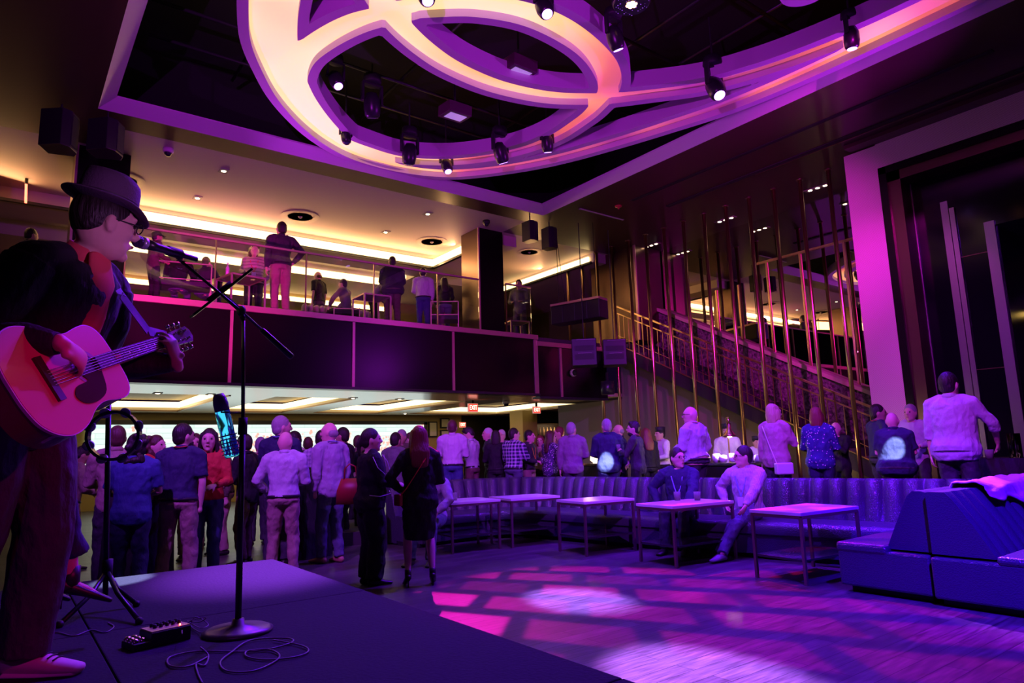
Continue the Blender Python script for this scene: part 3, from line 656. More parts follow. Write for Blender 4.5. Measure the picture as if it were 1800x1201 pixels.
# stair: slope found from the rail line
XS = 14.12
SL = (5.43-2.06)/(13.4-6.56)         # rise per metre of Y
def zr(y): return 2.06+(y-6.56)*SL   # top of front rail
st = thing('staircase', 'straight stair with brass handrail and thin balusters descending right from the balcony', 'staircase', (XS, 9.5, .3))
ya, yb = 4.9, 13.45
m = MB(); m.add([(XS-.03, ya, zr(ya)-1.5), (XS+.03, ya, zr(ya)-1.5), (XS+.03, yb, zr(yb)-1.5), (XS-.03, yb, zr(yb)-1.5), (XS-.03, ya, zr(ya)-1.12), (XS+.03, ya, zr(ya)-1.12), (XS+.03, yb, zr(yb)-1.12), (XS-.03, yb, zr(yb)-1.12)],
   [(0, 1, 2, 3), (4, 7, 6, 5), (0, 4, 5, 1), (1, 5, 6, 2), (2, 6, 7, 3), (3, 7, 4, 0)])
m.build('stringer', blackgl, st)
MB().bar((XS-.035, ya, zr(ya)-1.12), (XS-.035, yb, zr(yb)-1.12), .05, .025).build('stringer_edge', brass, st)
MB().bar((XS-.035, ya, zr(ya)-.86), (XS-.035, yb, zr(yb)-.86), .012, .012).build('lower_rail', brass, st)
m = MB(); ns = 26
for k in range(ns):
    y1 = yb-(yb-ya)*k/ns; y0 = yb-(yb-ya)*(k+1)/ns; z = zr(y1)-1.14; m.box((XS+.03, y0, z-.17), (MX-.28, y1+.03, z))
m.build('treads', mat('dark stone tread', (.06, .05, .05), .5), st)
MB().bar((XS, ya+.2, zr(ya+.2)), (XS, yb, zr(yb)), .055, .045).build('handrail', brass, st)
MB().bar((XS, ya+.2, zr(ya+.2)-.2), (XS, yb, zr(yb)-.2), .04, .03).build('handrail', brass, st)
nb = 48
for k in range(nb):
    y = ya+.3+(yb-ya-.35)*k/(nb-1); big = k % 6 == 0
    MB().bar((XS, y, zr(y)-1.12), (XS, y, zr(y)-(.0 if big else .2)), .022 if big else .014).build('baluster', brass, st)
# stone wall with coping beside the stair
def stone(nt, b):
    v = nodes_coord(nt, (1, 1.0, 1.0)); n = nt.nodes.new('ShaderNodeTexVoronoi'); n.inputs['Scale'].default_value = 9; nt.links.new(v, n.inputs['Vector'])
    n2 = nt.nodes.new('ShaderNodeTexNoise'); n2.inputs['Scale'].default_value = 16; n2.inputs['Detail'].default_value = 8; nt.links.new(v, n2.inputs['Vector'])
    bp = nt.nodes.new('ShaderNodeBump'); bp.inputs['Strength'].default_value = 1; bp.inputs['Distance'].default_value = .09
    nt.links.new(n2.outputs['Fac'], bp.inputs['Height']); nt.links.new(bp.outputs[0], b.inputs['Normal'])
    cr = nt.nodes.new('ShaderNodeValToRGB'); cr.color_ramp.elements[0].color = (.03, .025, .03, 1); cr.color_ramp.elements[1].color = (.3, .24, .25, 1)
    cr.color_ramp.elements[0].position = .35; cr.color_ramp.elements[1].position = .75
    nt.links.new(n2.outputs['Fac'], cr.inputs[0]); nt.links.new(cr.outputs[0], b.inputs['Base Color'])
def zc(y): return 2.48+(y-7.24)*(5.53-2.48)/(13.26-7.24)
m = MB(); y0, y1 = 4.6, 13.26
m.add([(MX-.28, y0, zc(y0)-2.2), (MX, y0, zc(y0)-2.2), (MX, y1, zc(y1)-2.2), (MX-.28, y1, zc(y1)-2.2), (MX-.28, y0, zc(y0)), (MX, y0, zc(y0)), (MX, y1, zc(y1)), (MX-.28, y1, zc(y1))],
      [(0, 1, 2, 3), (4, 7, 6, 5), (0, 4, 5, 1), (1, 5, 6, 2), (2, 6, 7, 3), (3, 7, 4, 0)])
struct(m.build('wall_stair', mat('rough dark stone', rough=.7, build=stone)))
struct(MB().bar((MX-.15, y0, zc(y0)+.04), (MX-.15, y1, zc(y1)+.04), .38, .09).build('trim_17', mat('travertine coping', (.5, .4, .3), .5, var=.3, bscale=5)))
m = MB(); m.add([(MX, 6.16, 0), (MX, 13.3, 0), (MX, 13.3, CZ), (MX, 6.16, CZ)], [(0, 1, 2, 3)]); struct(m.build('wall_mirror', mirror_m))
struct(MB().box((MX-.03, 6.16, 6.0), (MX-.005, 9.8, 6.06)).build('trim_18', brass))
m = MB()
for y in (7.4, 8.5, 9.42, 10.3, 11.0): m.box((MX-.03, y-.025, zc(y)), (MX-.005, y+.025, 6.0 if y < 9.8 else 5.6))
struct(m.build('trim_19', brass))
# wall below the stair, grey-olive, lit from below
struct(MB().box((14.6, 13.9, 0), (14.7, 16.8, 2.8)).build('wall_right', mat('olive grey plaster', (.16, .13, .11), .7)))
m = MB(); m.add([(14.6, 4.6, 0), (14.6, 13.9, 0), (14.6, 13.9, 4.3), (14.6, 13.0, zr(13.0)-1.45), (14.6, 4.6, zr(4.6)-1.45)], [(0, 1, 2, 3, 4)])
struct(m.build('wall_right', mat('olive grey plaster')))

# ================================================================== PORTAL
PXX = 13.3
def weave(nt, b):
    v = nodes_coord(nt, (1, 60, 60)); wv = nt.nodes.new('ShaderNodeTexChecker'); wv.inputs['Scale'].default_value = 1; nt.links.new(v, wv.inputs['Vector'])
    wv.inputs[1].default_value = (.52, .42, .42, 1); wv.inputs[2].default_value = (.36, .28, .29, 1); nt.links.new(wv.outputs[0], b.inputs['Base Color'])
pan = mat('woven metallic panel', rough=.45, metal=.1, build=weave)
struct(MB().box((PXX, 5.54, .3), (MX, 6.16, 7.1)).box((PXX, 1.0, 6.62), (MX, 5.54, 7.12)).build('wall_portal', pan))
struct(MB().box((PXX-.3, -4, 7.12), (MX, 6.0, CZ)).build('trim_20', ceil_dark))
# stepped dark reveal and mirrored panels
struct(MB().box((PXX-.01, 5.40, .3), (PXX+.04, 5.54, 6.62)).box((PXX-.01, 1.0, 6.48), (PXX+.04, 5.54, 6.62)).build('trim_21', panel_gl))
struct(MB().box((PXX+.04, 5.18, .3), (PXX+.5, 5.40, 6.48)).box((PXX+.04, 1.0, 6.3), (PXX+.5, 5.4, 6.48)).build('trim_22', bronze))
steel = mat('polished violet steel', (.4, .36, .42), .3, 1.0)
struct(MB().add([(PXX+.5, 1.0, .3), (PXX+.5, 5.2, .3), (PXX+.5, 5.2, 6.3), (PXX+.5, 1.0, 6.3)], [(0, 1, 2, 3)]).build('window_1', panel_gl))
bpy.data.objects.remove(bpy.data.objects['window_1'])
X8 = PXX+.5
struct(MB().box((X8, 3.92, .3), (X8+.05, 5.2, 6.3)).box((X8, -3, 5.1), (X8+.05, 3.92, 6.3)).build('window_1', mat('black glass', (.0025, .0025, .004), .12, spec=.3)))
struct(MB().box((X8-.03, 5.17, .3), (X8, 5.36, 6.28)).build('trim_23', steel))
struct(MB().box((X8-.03, 4.60, .3), (X8, 4.72, 5.76)).box((X8-.05, 4.50, .3), (X8-.01, 4.58, 5.6)).build('trim_24', steel))
struct(MB().box((X8-.03, 3.92, .3), (X8, 4.08, 5.18)).build('trim_25', steel))
struct(MB().box((X8-.01, 4.08, 4.64), (X8, 4.5, 4.655)).box((X8-.01, 4.08, 2.57), (X8, 4.5, 2.585)).build('trim_26', bronze))
struct(MB().add([(15.4, -3.9, .3), (15.4, 3.9, .3), (15.4, 3.9, 5.1), (15.4, -3.9, 5.1)], [(0, 1, 2, 3)]).build('window_2', mirror_dk))
struct(MB().box((X8+.05, 3.9, .3), (15.45, 3.95, 5.1)).box((X8+.05, -3.9, 5.1), (15.45, 3.95, 5.15)).build('wall_portal', panel_gl))
# glowing bars built inside the mirrored opening as a reflected gold frame
g = thing('gold_reflection_bars', 'glowing gold bars standing in for a reflected door frame at the far right edge of the portal', 'frame', (15.2, 3.6, .3))
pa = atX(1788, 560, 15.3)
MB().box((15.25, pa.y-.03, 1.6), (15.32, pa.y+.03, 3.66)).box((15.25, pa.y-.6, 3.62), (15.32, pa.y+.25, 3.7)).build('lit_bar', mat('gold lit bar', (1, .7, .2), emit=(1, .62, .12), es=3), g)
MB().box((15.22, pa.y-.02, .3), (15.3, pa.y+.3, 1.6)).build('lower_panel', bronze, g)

# ================================================================== STAGE
SZ = .62
st = thing('stage_platform', 'low black stage made of square deck sections under the guitarist', 'stage', (0, 2, 0))
SX1 = 1.765; SY1 = 5.47
for (x0, x1) in ((-2.2, .403), (.408, SX1)):
    for (y0, y1) in ((-3.5, -.3), (-.295, 1.745), (1.75, 3.803), (3.808, SY1)):
        bx((x0, y0, SZ-.1), (x1, y1, SZ)).build('deck_section', stage_m, st, bevel=.006)
bx((-2.1, -3.4, 0), (SX1-.04, SY1-.05, SZ-.1)).build('skirt', black, st)

# ================================================================== SEATING
def offset_poly(P, d):
    out = []
    for i, p in enumerate(P):
        a = Vector(P[max(i-1, 0)]); b = Vector(P[min(i+1, len(P)-1)]); t = (b-a).normalized(); n = Vector((-t.y, t.x)); out.append(Vector(p)+n*d)
    return out
def resample(P, step):
    P = [Vector(p) for p in P]; out = [P[0]]; acc = 0; s_ = [0]; L = 0
    for a, b in zip(P[:-1], P[1:]):
        d = (b-a).length; k = max(1, int(d/step))
        for i in range(1, k+1): out.append(a+(b-a)*i/k); L += d/k; s_.append(L)
    return out, s_
# back line of the long curved bench (seen from the dance floor; runs right to left)
BL = catmull([(8.98, 2.72), (8.82, 3.4), (8.62, 4.4), (8.4, 5.4), (8.2, 6.5), (8.02, 7.5), (7.92, 8.3), (7.75, 9.05), (7.3, 9.72), (6.6, 10.05), (5.8, 10.1), (5.0, 10.0)], 16)
BP, BS = resample(BL, .018)
inn = lambda d: offset_poly(BP, d)
sgn = 1
test = offset_poly(BP, 1)[10]
if test.x > BP[10].x: sgn = -1
def sweep(name, prof, m, parent, ribf=None, smooth=True):
    # prof: list of (inward distance, z, ribweight)
    mb = MB(); n = len(prof); rings = []
    offs = {}
    for i in range(len(BP)):
        a = BP[max(i-1, 0)]; b = BP[min(i+1, len(BP)-1)]; t = (b-a).normalized(); nn = Vector((-t.y, t.x))*sgn
        rib = 0
        if ribf: rib = abs(sin(pi*BS[i]/ribf))**.45-1
        for (d, z, w_) in prof:
            dd = d+w_*rib*.085; q = BP[i]+nn*dd; mb.v.append((q.x, q.y, z+ (w_*rib*.03 if z > .8 else 0)))
    for i in range(len(BP)-1):
        for k in range(n):
            j = (k+1) % n; mb.f.append((i*n+k, i*n+j, (i+1)*n+j, (i+1)*n+k))
    mb.f.append(tuple(range(n))); mb.f.append(tuple((len(BP)-1)*n+k for k in reversed(range(n))))
    o = mb.build(name, m, parent, smooth)
    e = o.modifiers.new('es', 'EDGE_SPLIT'); e.split_angle = radians(50)
    return o
bench = thing('banquette_bench', 'long curved bench in dark crocodile leather with channel tufted back', 'bench', (8.2, 6.0, 0))
sweep('backrest', [(-.02, .02, 0), (-.02, .90, 0), (.03, .93, 0), (.09, .935, 1), (.14, .90, 1), (.20, .7, 1), (.25, .5, 1), (.27, .43, .6), (.27, .30, 0), (.27, .02, 0)], leather, bench, ribf=.215)
sweep('seat_cushion', [(.26, .30, 0), (.26, .435, 0), (.85, .445, 0), (.93, .43, 0), (.96, .39, 0), (.95, .30, 0)], leather, bench)
sweep('seat_base', [(.26, .06, 0), (.26, .30, 0), (.92, .30, 0), (.92, .06, 0)], leather, bench)
sweep('plinth', [(.3, 0, 0), (.3, .06, 0), (.86, .06, 0), (.86, 0, 0)], black, bench)
# two back-to-back sofas at the right
def wedge(x0, x1, yb, yt0, yt1, z0, z1, side, name, parent, ribs=True):
    # backrest block running along X; back face at y=yb, top from yb to yt, slopes to yt1 at z0
    mb = MB(); n = 120 if ribs else 4; prof_n = None
    for i in range(n+1):
        x = x0+(x1-x0)*i/n; rib = (abs(sin(pi*(x-x0)/.2))**.6-1)*.045 if ribs and 0 < i < n else 0
        s = side
        pr = [(yb, z0), (yb, z1-.01), (yb+s*.03, z1), (yt0-s*.02+s*rib*.6, z1), (yt0+s*.03+s*rib, z1-.05), ((yt0*.45+yt1*.55)+s*rib, (z0+z1)/2), (yt1+s*rib, z0+.02), (yt1, z0)]
        prof_n = len(pr); mb.v += [(x, y, z) for y, z in pr]
    for i in range(n):
        for k in range(prof_n):
            j = (k+1) % prof_n; mb.f.append((i*prof_n+k, i*prof_n+j, (i+1)*prof_n+j, (i+1)*prof_n+k))
    mb.f.append(tuple(range(prof_n))); mb.f.append(tuple(n*prof_n+k for k in reversed(range(prof_n))))
    o = mb.build(name, leather, parent, True); e = o.modifiers.new('es', 'EDGE_SPLIT'); e.split_angle = radians(45); return o
sa = thing('sofa', 'left of the two back-to-back crocodile leather sofas, its end facing the dance floor', 'sofa', (7.2, 3.05, 0))
wedge(6.52, 7.92, 2.655, 2.78, 3.02, .42, .94, 1, 'backrest', sa)
bx((6.45, 2.655, .06), (7.95, 3.46, .40)).build('base', leather, sa, bevel=.02)
bx((6.44, 3.0, .36), (7.93, 3.47, .455)).build('seat_cushion', leather, sa, bevel=.03); bx((6.55, 2.7, 0), (7.9, 3.4, .06)).build('plinth', black, sa)
sb_ = thing('sofa', 'right of the two back-to-back crocodile leather sofas, seat running out of the picture', 'sofa', (7.2, 2.2, 0))
wedge(6.46, 9.6, 2.63, 2.46, 2.16, .42, .94, -1, 'backrest', sb_)
bx((6.40, -1.5, .06), (7.4, 2.63, .40)).build('base', leather, sb_, bevel=.02); bx((7.4, 1.4, .06), (9.6, 2.63, .40)).build('base', leather, sb_, bevel=.02)
bx((6.39, -1.5, .38), (9.5, 2.14, .455)).build('seat_cushion', leather, sb_, bevel=.03); bx((6.5, -1.4, 0), (9.4, 2.6, .06)).build('plinth', black, sb_)
# low tables
dk_metal = mat('bronze table tube', (.30, .17, .2), .35, .8)
def low_table(cx, cy, lx, ly, h, rz, label):
    t = thing('low_table', label, 'table', (cx, cy, 0), rz, 'pale topped low tables along the bench')
    L = lambda mb, n, m, bv=0: mb.build(n, m, t, bevel=bv, local=True)
    L(bx((-lx/2, -ly/2, h-.035), (lx/2, ly/2, h)), 'tabletop', marble, .004)
    m = MB()
    for (a, b) in (((-lx/2+.02, -ly/2+.02), (lx/2-.02, -ly/2+.02)), ((-lx/2+.02, ly/2-.02), (lx/2-.02, ly/2-.02)), ((-lx/2+.02, -ly/2+.02), (-lx/2+.02, ly/2-.02)), ((lx/2-.02, -ly/2+.02), (lx/2-.02, ly/2-.02))):
        m.bar((*a, h-.05), (*b, h-.05), .03, .03)
    L(m, 'top_frame', dk_metal)
    for sx in (-1, 1):
        for sy in (-1, 1): L(MB().bar((sx*(lx/2-.02), sy*(ly/2-.02), 0), (sx*(lx/2-.02), sy*(ly/2-.02), h-.05), .03, .03), 'leg', dk_metal)
    L(bx((-lx/2+.02, -ly/2+.02, .22), (lx/2-.02, ly/2-.02, .24)), 'shelf', mat('dark shelf glass', (.03, .02, .03), .1, coat=.5))
    return t
low_table(6.97, 4.06, 1.02, .62, .70, -.08, 'pale topped low table with pink light on it, nearest the sofas')
low_table(6.90, 5.60, 1.05, .64, .70, -.10, 'pale topped low table with two glasses in front of the seated man in navy')
low_table(6.68, 6.98, .86, .66, .70, -.12, 'pale topped empty low table left of the seated man in navy')
low_table(6.50, 8.35, .86, .70, .70, -.14, 'pale topped low table lit brightest, in the curve of the bench')
low_table(5.55, 8.55, .8, .70, .70, -.1, 'pale topped low table with one glass beside the woman in black skirt')
def tumbler(x, y, z, label, r=.038, h=.1, col=None):
    t = thing('drinking_glass', label, 'glass', (x, y, z))
    MB().lathe([(r*.85, 0), (r, h), (r*.94, h), (r*.8, .012), (0.001, .012)], (x, y, z), 16).build('tumbler', glass_edge, t, True)
    MB().lathe([(r*.78, .013), (r*.86, h*.55), (0.001, h*.55)], (x, y, z), 14).build('drink', mat('pale drink', (.7, .65, .7), .1, trans=.4), t, True)
    return t
glass_edge = mat('thick tumbler glass', (.85, .85, .9), .05, trans=.75)
for (px, py, l) in ((1191, 878, 'left glass on the table before the man in navy'), (1226, 878, 'right glass on the table before the man in navy')):
    q = atZ(px, py+2, .70); tumbler(q.x, q.y, .70, l, .045, .11)
q = atZ(799, 880, .70); tumbler(q.x, q.y, .70, 'glass on the low table beside the woman in black skirt', .045, .11)

# ================================================================== HUNG FIXTURES
def moving_head(px, py, label, ztop=8.35, zl=7.12, size=1.0, on=True, tilt=(0, 0, -1), loc=None):
    p = loc or atZ(px, py, zl); ax = Vector(tilt).normalized(); s = size
    t = thing('moving_head_light', label, 'stage light', (p.x, p.y, p.z)); p = Vector(p)
    body = MB().lathe([(0.07*s, 0), (.10*s, .03*s), (.115*s, .12*s), (.11*s, .24*s), (.07*s, .33*s), (0.001, .35*s)], p, 18, -ax).build('head', blackgl, t, True)
    MB().lathe([(0.001, -.004), (.07*s, -.004), (.075*s, .02)], p, 18, -ax).build('lens', mat('lit violet lens', (.5, .4, 1), emit=(.42, .2, 1.0), es=6) if on else mat('dark lens', (.05, .05, .1), .05), body, True)
    c = p-ax*.2*s; yoke = MB()
    for sx in (-1, 1): yoke.bar(c+Vector((sx*.14*s, 0, 0)), c+Vector((sx*.14*s, 0, .26*s)), .03*s, .06*s)
    yoke.bar(c+Vector((-.15*s, 0, .27*s)), c+Vector((.15*s, 0, .27*s)), .06*s, .03*s); yoke.build('yoke', black, t)
    zt = c.z+.28*s; MB().lathe([(.12*s, 0), (.13*s, .03), (.12*s, .12*s), (.05*s, .15*s)], (c.x, c.y, zt), 16).build('base', black, t, True)
    MB().tube([(c.x, c.y, zt+.12*s), (c.x, c.y, ztop)], .018, 8).build('clamp_pipe', black, t)
    return t
moving_head(595, 152, 'lit violet moving head at the left of the inner loop', zl=7.35, tilt=(.1, -.5, -1))
moving_head(610, 252, 'unlit tilted moving head at the left bottom of the inner loop', zl=7.1, on=False, tilt=(.1, -.2, -1), size=.8)
moving_head(718, 290, 'large unlit round moving head at the bottom left of the inner loop', zl=7.05, on=False, tilt=(0, .2, -1), size=1.25)
moving_head(788, 302, 'lit violet moving head lowest at the bottom of the inner loop', zl=7.05, tilt=(0, -.4, -1))
moving_head(885, 287, 'large moving head with faint edge of light right of the lowest one', zl=7.0, size=1.2, tilt=(.5, .2, -1))
moving_head(963, 268, 'moving head pointing straight down at the right of the inner loop', zl=7.05, tilt=(.3, .3, -1))
moving_head(655, 208, 'large unlit moving head inside the inner loop', zl=7.35, on=False, size=1.3, tilt=(.2, .3, -1))
moving_head(1087, 88, 'moving head tilted right beside the red led lamp', zl=7.0, tilt=(.5, .1, -1))
moving_head(962, 25, 'lit violet moving head at the top on the bright upper loop', zl=7.0, size=1.0, tilt=(-.1, -.5, -1))
moving_head(752, 2, 'lit violet moving head cut by the top edge of the picture', zl=7.0, tilt=(-.1, -.5, -1))
moving_head(1265, 168, 'large lit violet moving head hanging in the right loop', zl=6.9, size=1.25, tilt=(-.2, -.5, -1))
moving_head(1498, 86, 'violet moving head at the far right over the lit trough', zl=7.0, size=.95, tilt=(.1, .1, -1))
def wash_box(px, py, label):
    p = atZ(px, py, 7.45); t = thing('wash_light', label, 'stage light', p)
    MB().obox(p+Vector((0, 0, .1)), (.24, .0, 0), (0, .2, 0.02), (0, -.01, .1)).build('case', mat('dark brown case', (.07, .03, .04), .5), t, bevel=.01)
    MB().obox(p+Vector((0, -.01, -.01)), (.17, 0, 0), (0, .12, 0.01), (0, 0, .004)).build('window', mat('pale violet window', (.5, .35, .6), .3, emit=(.5, .3, .75), es=.55), t)
    MB().tube([p+Vector((0, 0, .2)), (p.x, p.y, 8.35)], .02, 8).build('clamp_pipe', black, t)
wash_box(800, 205, 'boxy wash light with a pale window inside the lower loop'); wash_box(912, 128, 'boxy wash light with a pale window inside the upper lens')
p = atZ(1110, 8, 7.25); t = thing('led_lamp', 'round led lamp glowing red around a white hot centre', 'stage light', p)
MB().lathe([(.24, 0), (.26, .05), (.2, .14), (.001, .16)], p, 24).build('housing', blackgl, t, True)
m = MB()
for k in range(6): m.ell(p+Vector((.05*cos(k*pi/3), .05*sin(k*pi/3), -.005)), (.03, .03, .012), 10, 6)
m.ell(p+Vector((0, 0, -.005)), (.03, .03, .012), 10, 6).build('centre_leds', mat('hot red led', (1, .5, .3), emit=(1, .4, .18), es=8), t, True)
def ledfield(nt, b):
    v = nodes_coord(nt); vo = nt.nodes.new('ShaderNodeTexVoronoi'); vo.inputs['Scale'].default_value = 26; vo.inputs['Randomness'].default_value = .2; nt.links.new(v, vo.inputs['Vector'])
    lt = nt.nodes.new('ShaderNodeMath'); lt.operation = 'LESS_THAN'; lt.inputs[1].default_value = .3; nt.links.new(vo.outputs['Distance'], lt.inputs[0])
    b.inputs['Base Color'].default_value = (.01, .01, .02, 1); b.inputs['Emission Color'].default_value = (.35, .08, .9, 1); nt.links.new(lt.outputs[0], b.inputs['Emission Strength'])
MB().lathe([(.075, -.004), (.235, -.004), (.235, -.001)], p, 30).build('led_field', mat('violet led field', build=ledfield), t)
MB().tube([p+Vector((0, 0, .15)), (p.x, p.y, 8.35)], .02, 8).build('clamp_pipe', black, t)
# hung loudspeakers
def hung_speaker(px, py, z, w_, d_, h_, rz, label, drop=.35, zt=CZ):
    p = atZ(px, py, z); t = thing('hanging_loudspeaker', label, 'loudspeaker', p, rz)
    poly = [(-w_/2, -d_/2*.6), (-w_/4, -d_/2), (w_/4, -d_/2), (w_/2, -d_/2*.6), (w_/3, d_/2), (-w_/3, d_/2)]
    MB().prism(poly, -h_/2, h_/2).build('cabinet', blackgl, t, bevel=.01, local=True)
    MB().box((-w_*.22, -d_/2-.01, -h_*.42), (w_*.22, -d_/2, h_*.42)).build('grille', mat('speaker grille', (.02, .02, .022), .8), t, local=True)
    MB().tube([(0, 0, h_/2), (0, 0, zt-z)], .015, 8).build('hanging_bracket', black, t, local=True)
hung_speaker(105, 232, 6.72, .5, .45, .62, 1.1, 'left of two black loudspeakers hanging above the hat'); hung_speaker(187, 244, 6.72, .5, .45, .55, 1.0, 'right of two black loudspeakers hanging above the hat')
hung_speaker(932, 408, 6.78, .34, .36, .5, .3, 'left of two black loudspeakers under the coffer corner'); hung_speaker(966, 420, 6.75, .34, .36, .55, .2, 'right of two black loudspeakers under the coffer corner')
p = atY(1017, 550, 12.6); t = thing('line_array_speaker', 'wide black speaker array hanging sideways before the balcony end', 'loudspeaker', p, -1.3)
MB().box((-.74, -.2, -.24), (.74, .25, .24)).build('cabinet', mat('dark violet black', (.006, .005, .009), .5), t, bevel=.02, local=True)
m = MB()
for k in (-1, 0, 1): m.box((k*.37-.006, -.206, -.22), (k*.37+.006, -.2, .22))
m.build('seam', mat('dark seam', (.06, .05, .09), .4), t, local=True); MB().box((-.73, -.22, .24), (.73, .25, .3)).build('top_bar', copper, t, local=True)
m = MB(); m.tube([(-.6, 0, .3), (-.6, 0, CZ-p.z)], .008, 6).tube([(.55, 0, .3), (.55, 0, CZ-p.z)], .008, 6).tube([(-.4, 0, .3), (-.6, 0, CZ-p.z)], .008, 6)
m.build('hanging_cable', black, t, local=True)
for (px, l, w_) in ((1027, 'left of two stacked-vent black loudspeakers hung before the balcony end', .62), (1080, 'right of two stacked-vent black loudspeakers hung before the stair', .6)):
    p = atY(px, 621, 12.3); t = thing('subwoofer', l, 'loudspeaker', p, -.75)
    MB().box((-w_/2, -.25, -.34), (w_/2, .3, .34)).build('cabinet', mat('dark violet black'), t, bevel=.015, local=True)
    m = MB()
    for z in (.1, -.12): m.box((-w_*.38, -.262, z-.07), (w_*.38, -.25, z+.06))
    m.build('vent', black, t, local=True); MB().box((-w_*.3, -.27, .3), (w_*.46, -.25, .315)).box((-w_*.25, -.275, -.04), (w_*.3, -.26, -.025)).build('metal_edge', mat('pale edge', (.12, .1, .12), .4), t, local=True)
    MB().tube([(0, 0, .34), (0, 0, CZ-p.z)], .012, 6).build('hanging_cable', black, t, local=True)
p = atY(1068, 682, 12.3); t = thing('ceiling_speaker_can', 'black cylindrical lamp can hanging under the paired loudspeakers', 'stage light', p)
MB().lathe([(.17, -.17), (.18, 0), (.17, .17)], p, 20).build('can', blackgl, t, True); MB().bar(p+Vector((0, 0, .15)), p+Vector((0, 0, .4)), .05).build('bracket', black, t)

# ================================================================== PEOPLE
REM = []      # (object, voxel size, smoothing) baked in one go at the end
def skin_mat(key, col): return mat('skin '+key, col, .55, spec=.35)
SK = {'fair': skin_mat('fair', (.72, .47, .36)), 'tan': skin_mat('tan', (.55, .34, .23)), 'brown': skin_mat('brown', (.28, .16, .10)), 'pink': skin_mat('pink', (.78, .45, .38))}
HR = {'dark': mat('dark hair', (.018, .012, .01), .5, bump=.5, bscale=60, bstretch=(1, 1, .15)), 'brown': mat('brown hair', (.09, .04, .025), .5, bump=.5, bscale=60, bstretch=(1, 1, .15)),
      'grey': mat('grey hair', (.34, .32, .32), .6, bump=.5, bscale=60, bstretch=(1, 1, .2)), 'blond': mat('blond hair', (.62, .45, .26), .5, bump=.6, bscale=50, bstretch=(1, 1, .15)),
      'auburn': mat('auburn hair', (.2, .05, .03), .45, bump=.5, bscale=60, bstretch=(1, 1, .15)), 'white': mat('white hair', (.7, .66, .62), .6, bump=.4, bscale=60)}
def cloth(key, col, build=None, rough=.8): return mat('cloth '+key, tuple(c*.85 for c in col), rough, bump=1.3, bscale=9, bstretch=(1, 1, .55), build=build)
CL = {}
for k, c in {'lightshirt': (.62, .62, .68), 'white': (.8, .78, .76), 'lilac': (.45, .38, .52), 'navy': (.025, .03, .09), 'black': (.008, .008, .01), 'khaki': (.42, .3, .22), 'jeans': (.05, .08, .22),
             'grey': (.18, .18, .2), 'charcoal': (.045, .045, .055), 'tan': (.36, .27, .2), 'red': (.62, .05, .03), 'blue': (.04, .07, .28), 'blazer': (.3, .2, .3), 'olive': (.12, .11, .06),
             'jacket': (.02, .018, .03), 'rose': (.6, .34, .4), 'pinkshirt': (.7, .25, .3), 'denim': (.11, .13, .2), 'brownpants': (.2, .12, .09)}.items(): CL[k] = cloth(k, c)
CL['plaidblue'] = cloth('blue white plaid', (.1, .1, .2), plaid((.02, .02, .09), (.62, .6, .75), 16, .62)); CL['flannel'] = cloth('black white flannel', (.3, .3, .3), plaid((.03, .03, .03), (.75, .7, .62), 11, .5))
CL['plaidlilac'] = cloth('lilac plaid', (.4, .3, .5), plaid((.5, .42, .6), (.16, .12, .3), 17, .72)); CL['plaidtan'] = cloth('tan plaid', (.4, .3, .2), plaid((.5, .38, .26), (.2, .13, .08), 15, .6))
CL['stripe'] = cloth('fine striped shirt', (.6, .5, .6), stripes((.6, .55, .63), (.46, .38, .52), 60, 0, .6)); CL['hstripe'] = cloth('striped knit top', (.6, .5, .45), stripes((.62, .52, .42), (.3, .24, .2), 13, 2, .7))
CL['speckle'] = cloth('speckled blouse', (.3, .2, .4), dots((.08, .05, .16), (.8, .7, .85), 34, .3)); CL['dots'] = cloth('dotted navy blouse', (.05, .05, .2), dots((.03, .04, .2), (.75, .7, .85), 24, .22))
shoe_m = mat('dark leather shoe', (.02, .015, .015), .4); shoe_tan = mat('tan leather shoe', (.4, .2, .12), .5)
eye_m = mat('eye', (.03, .02, .02), .15); lip_m = mat('lips', (.45, .14, .13), .5); lany_b = mat('blue lanyard ribbon', (.25, .35, .7), .6); lany_r = mat('red lanyard ribbon', (.75, .06, .05), .6)
badge_m = mat('name badge', (.8, .76, .78), .5)

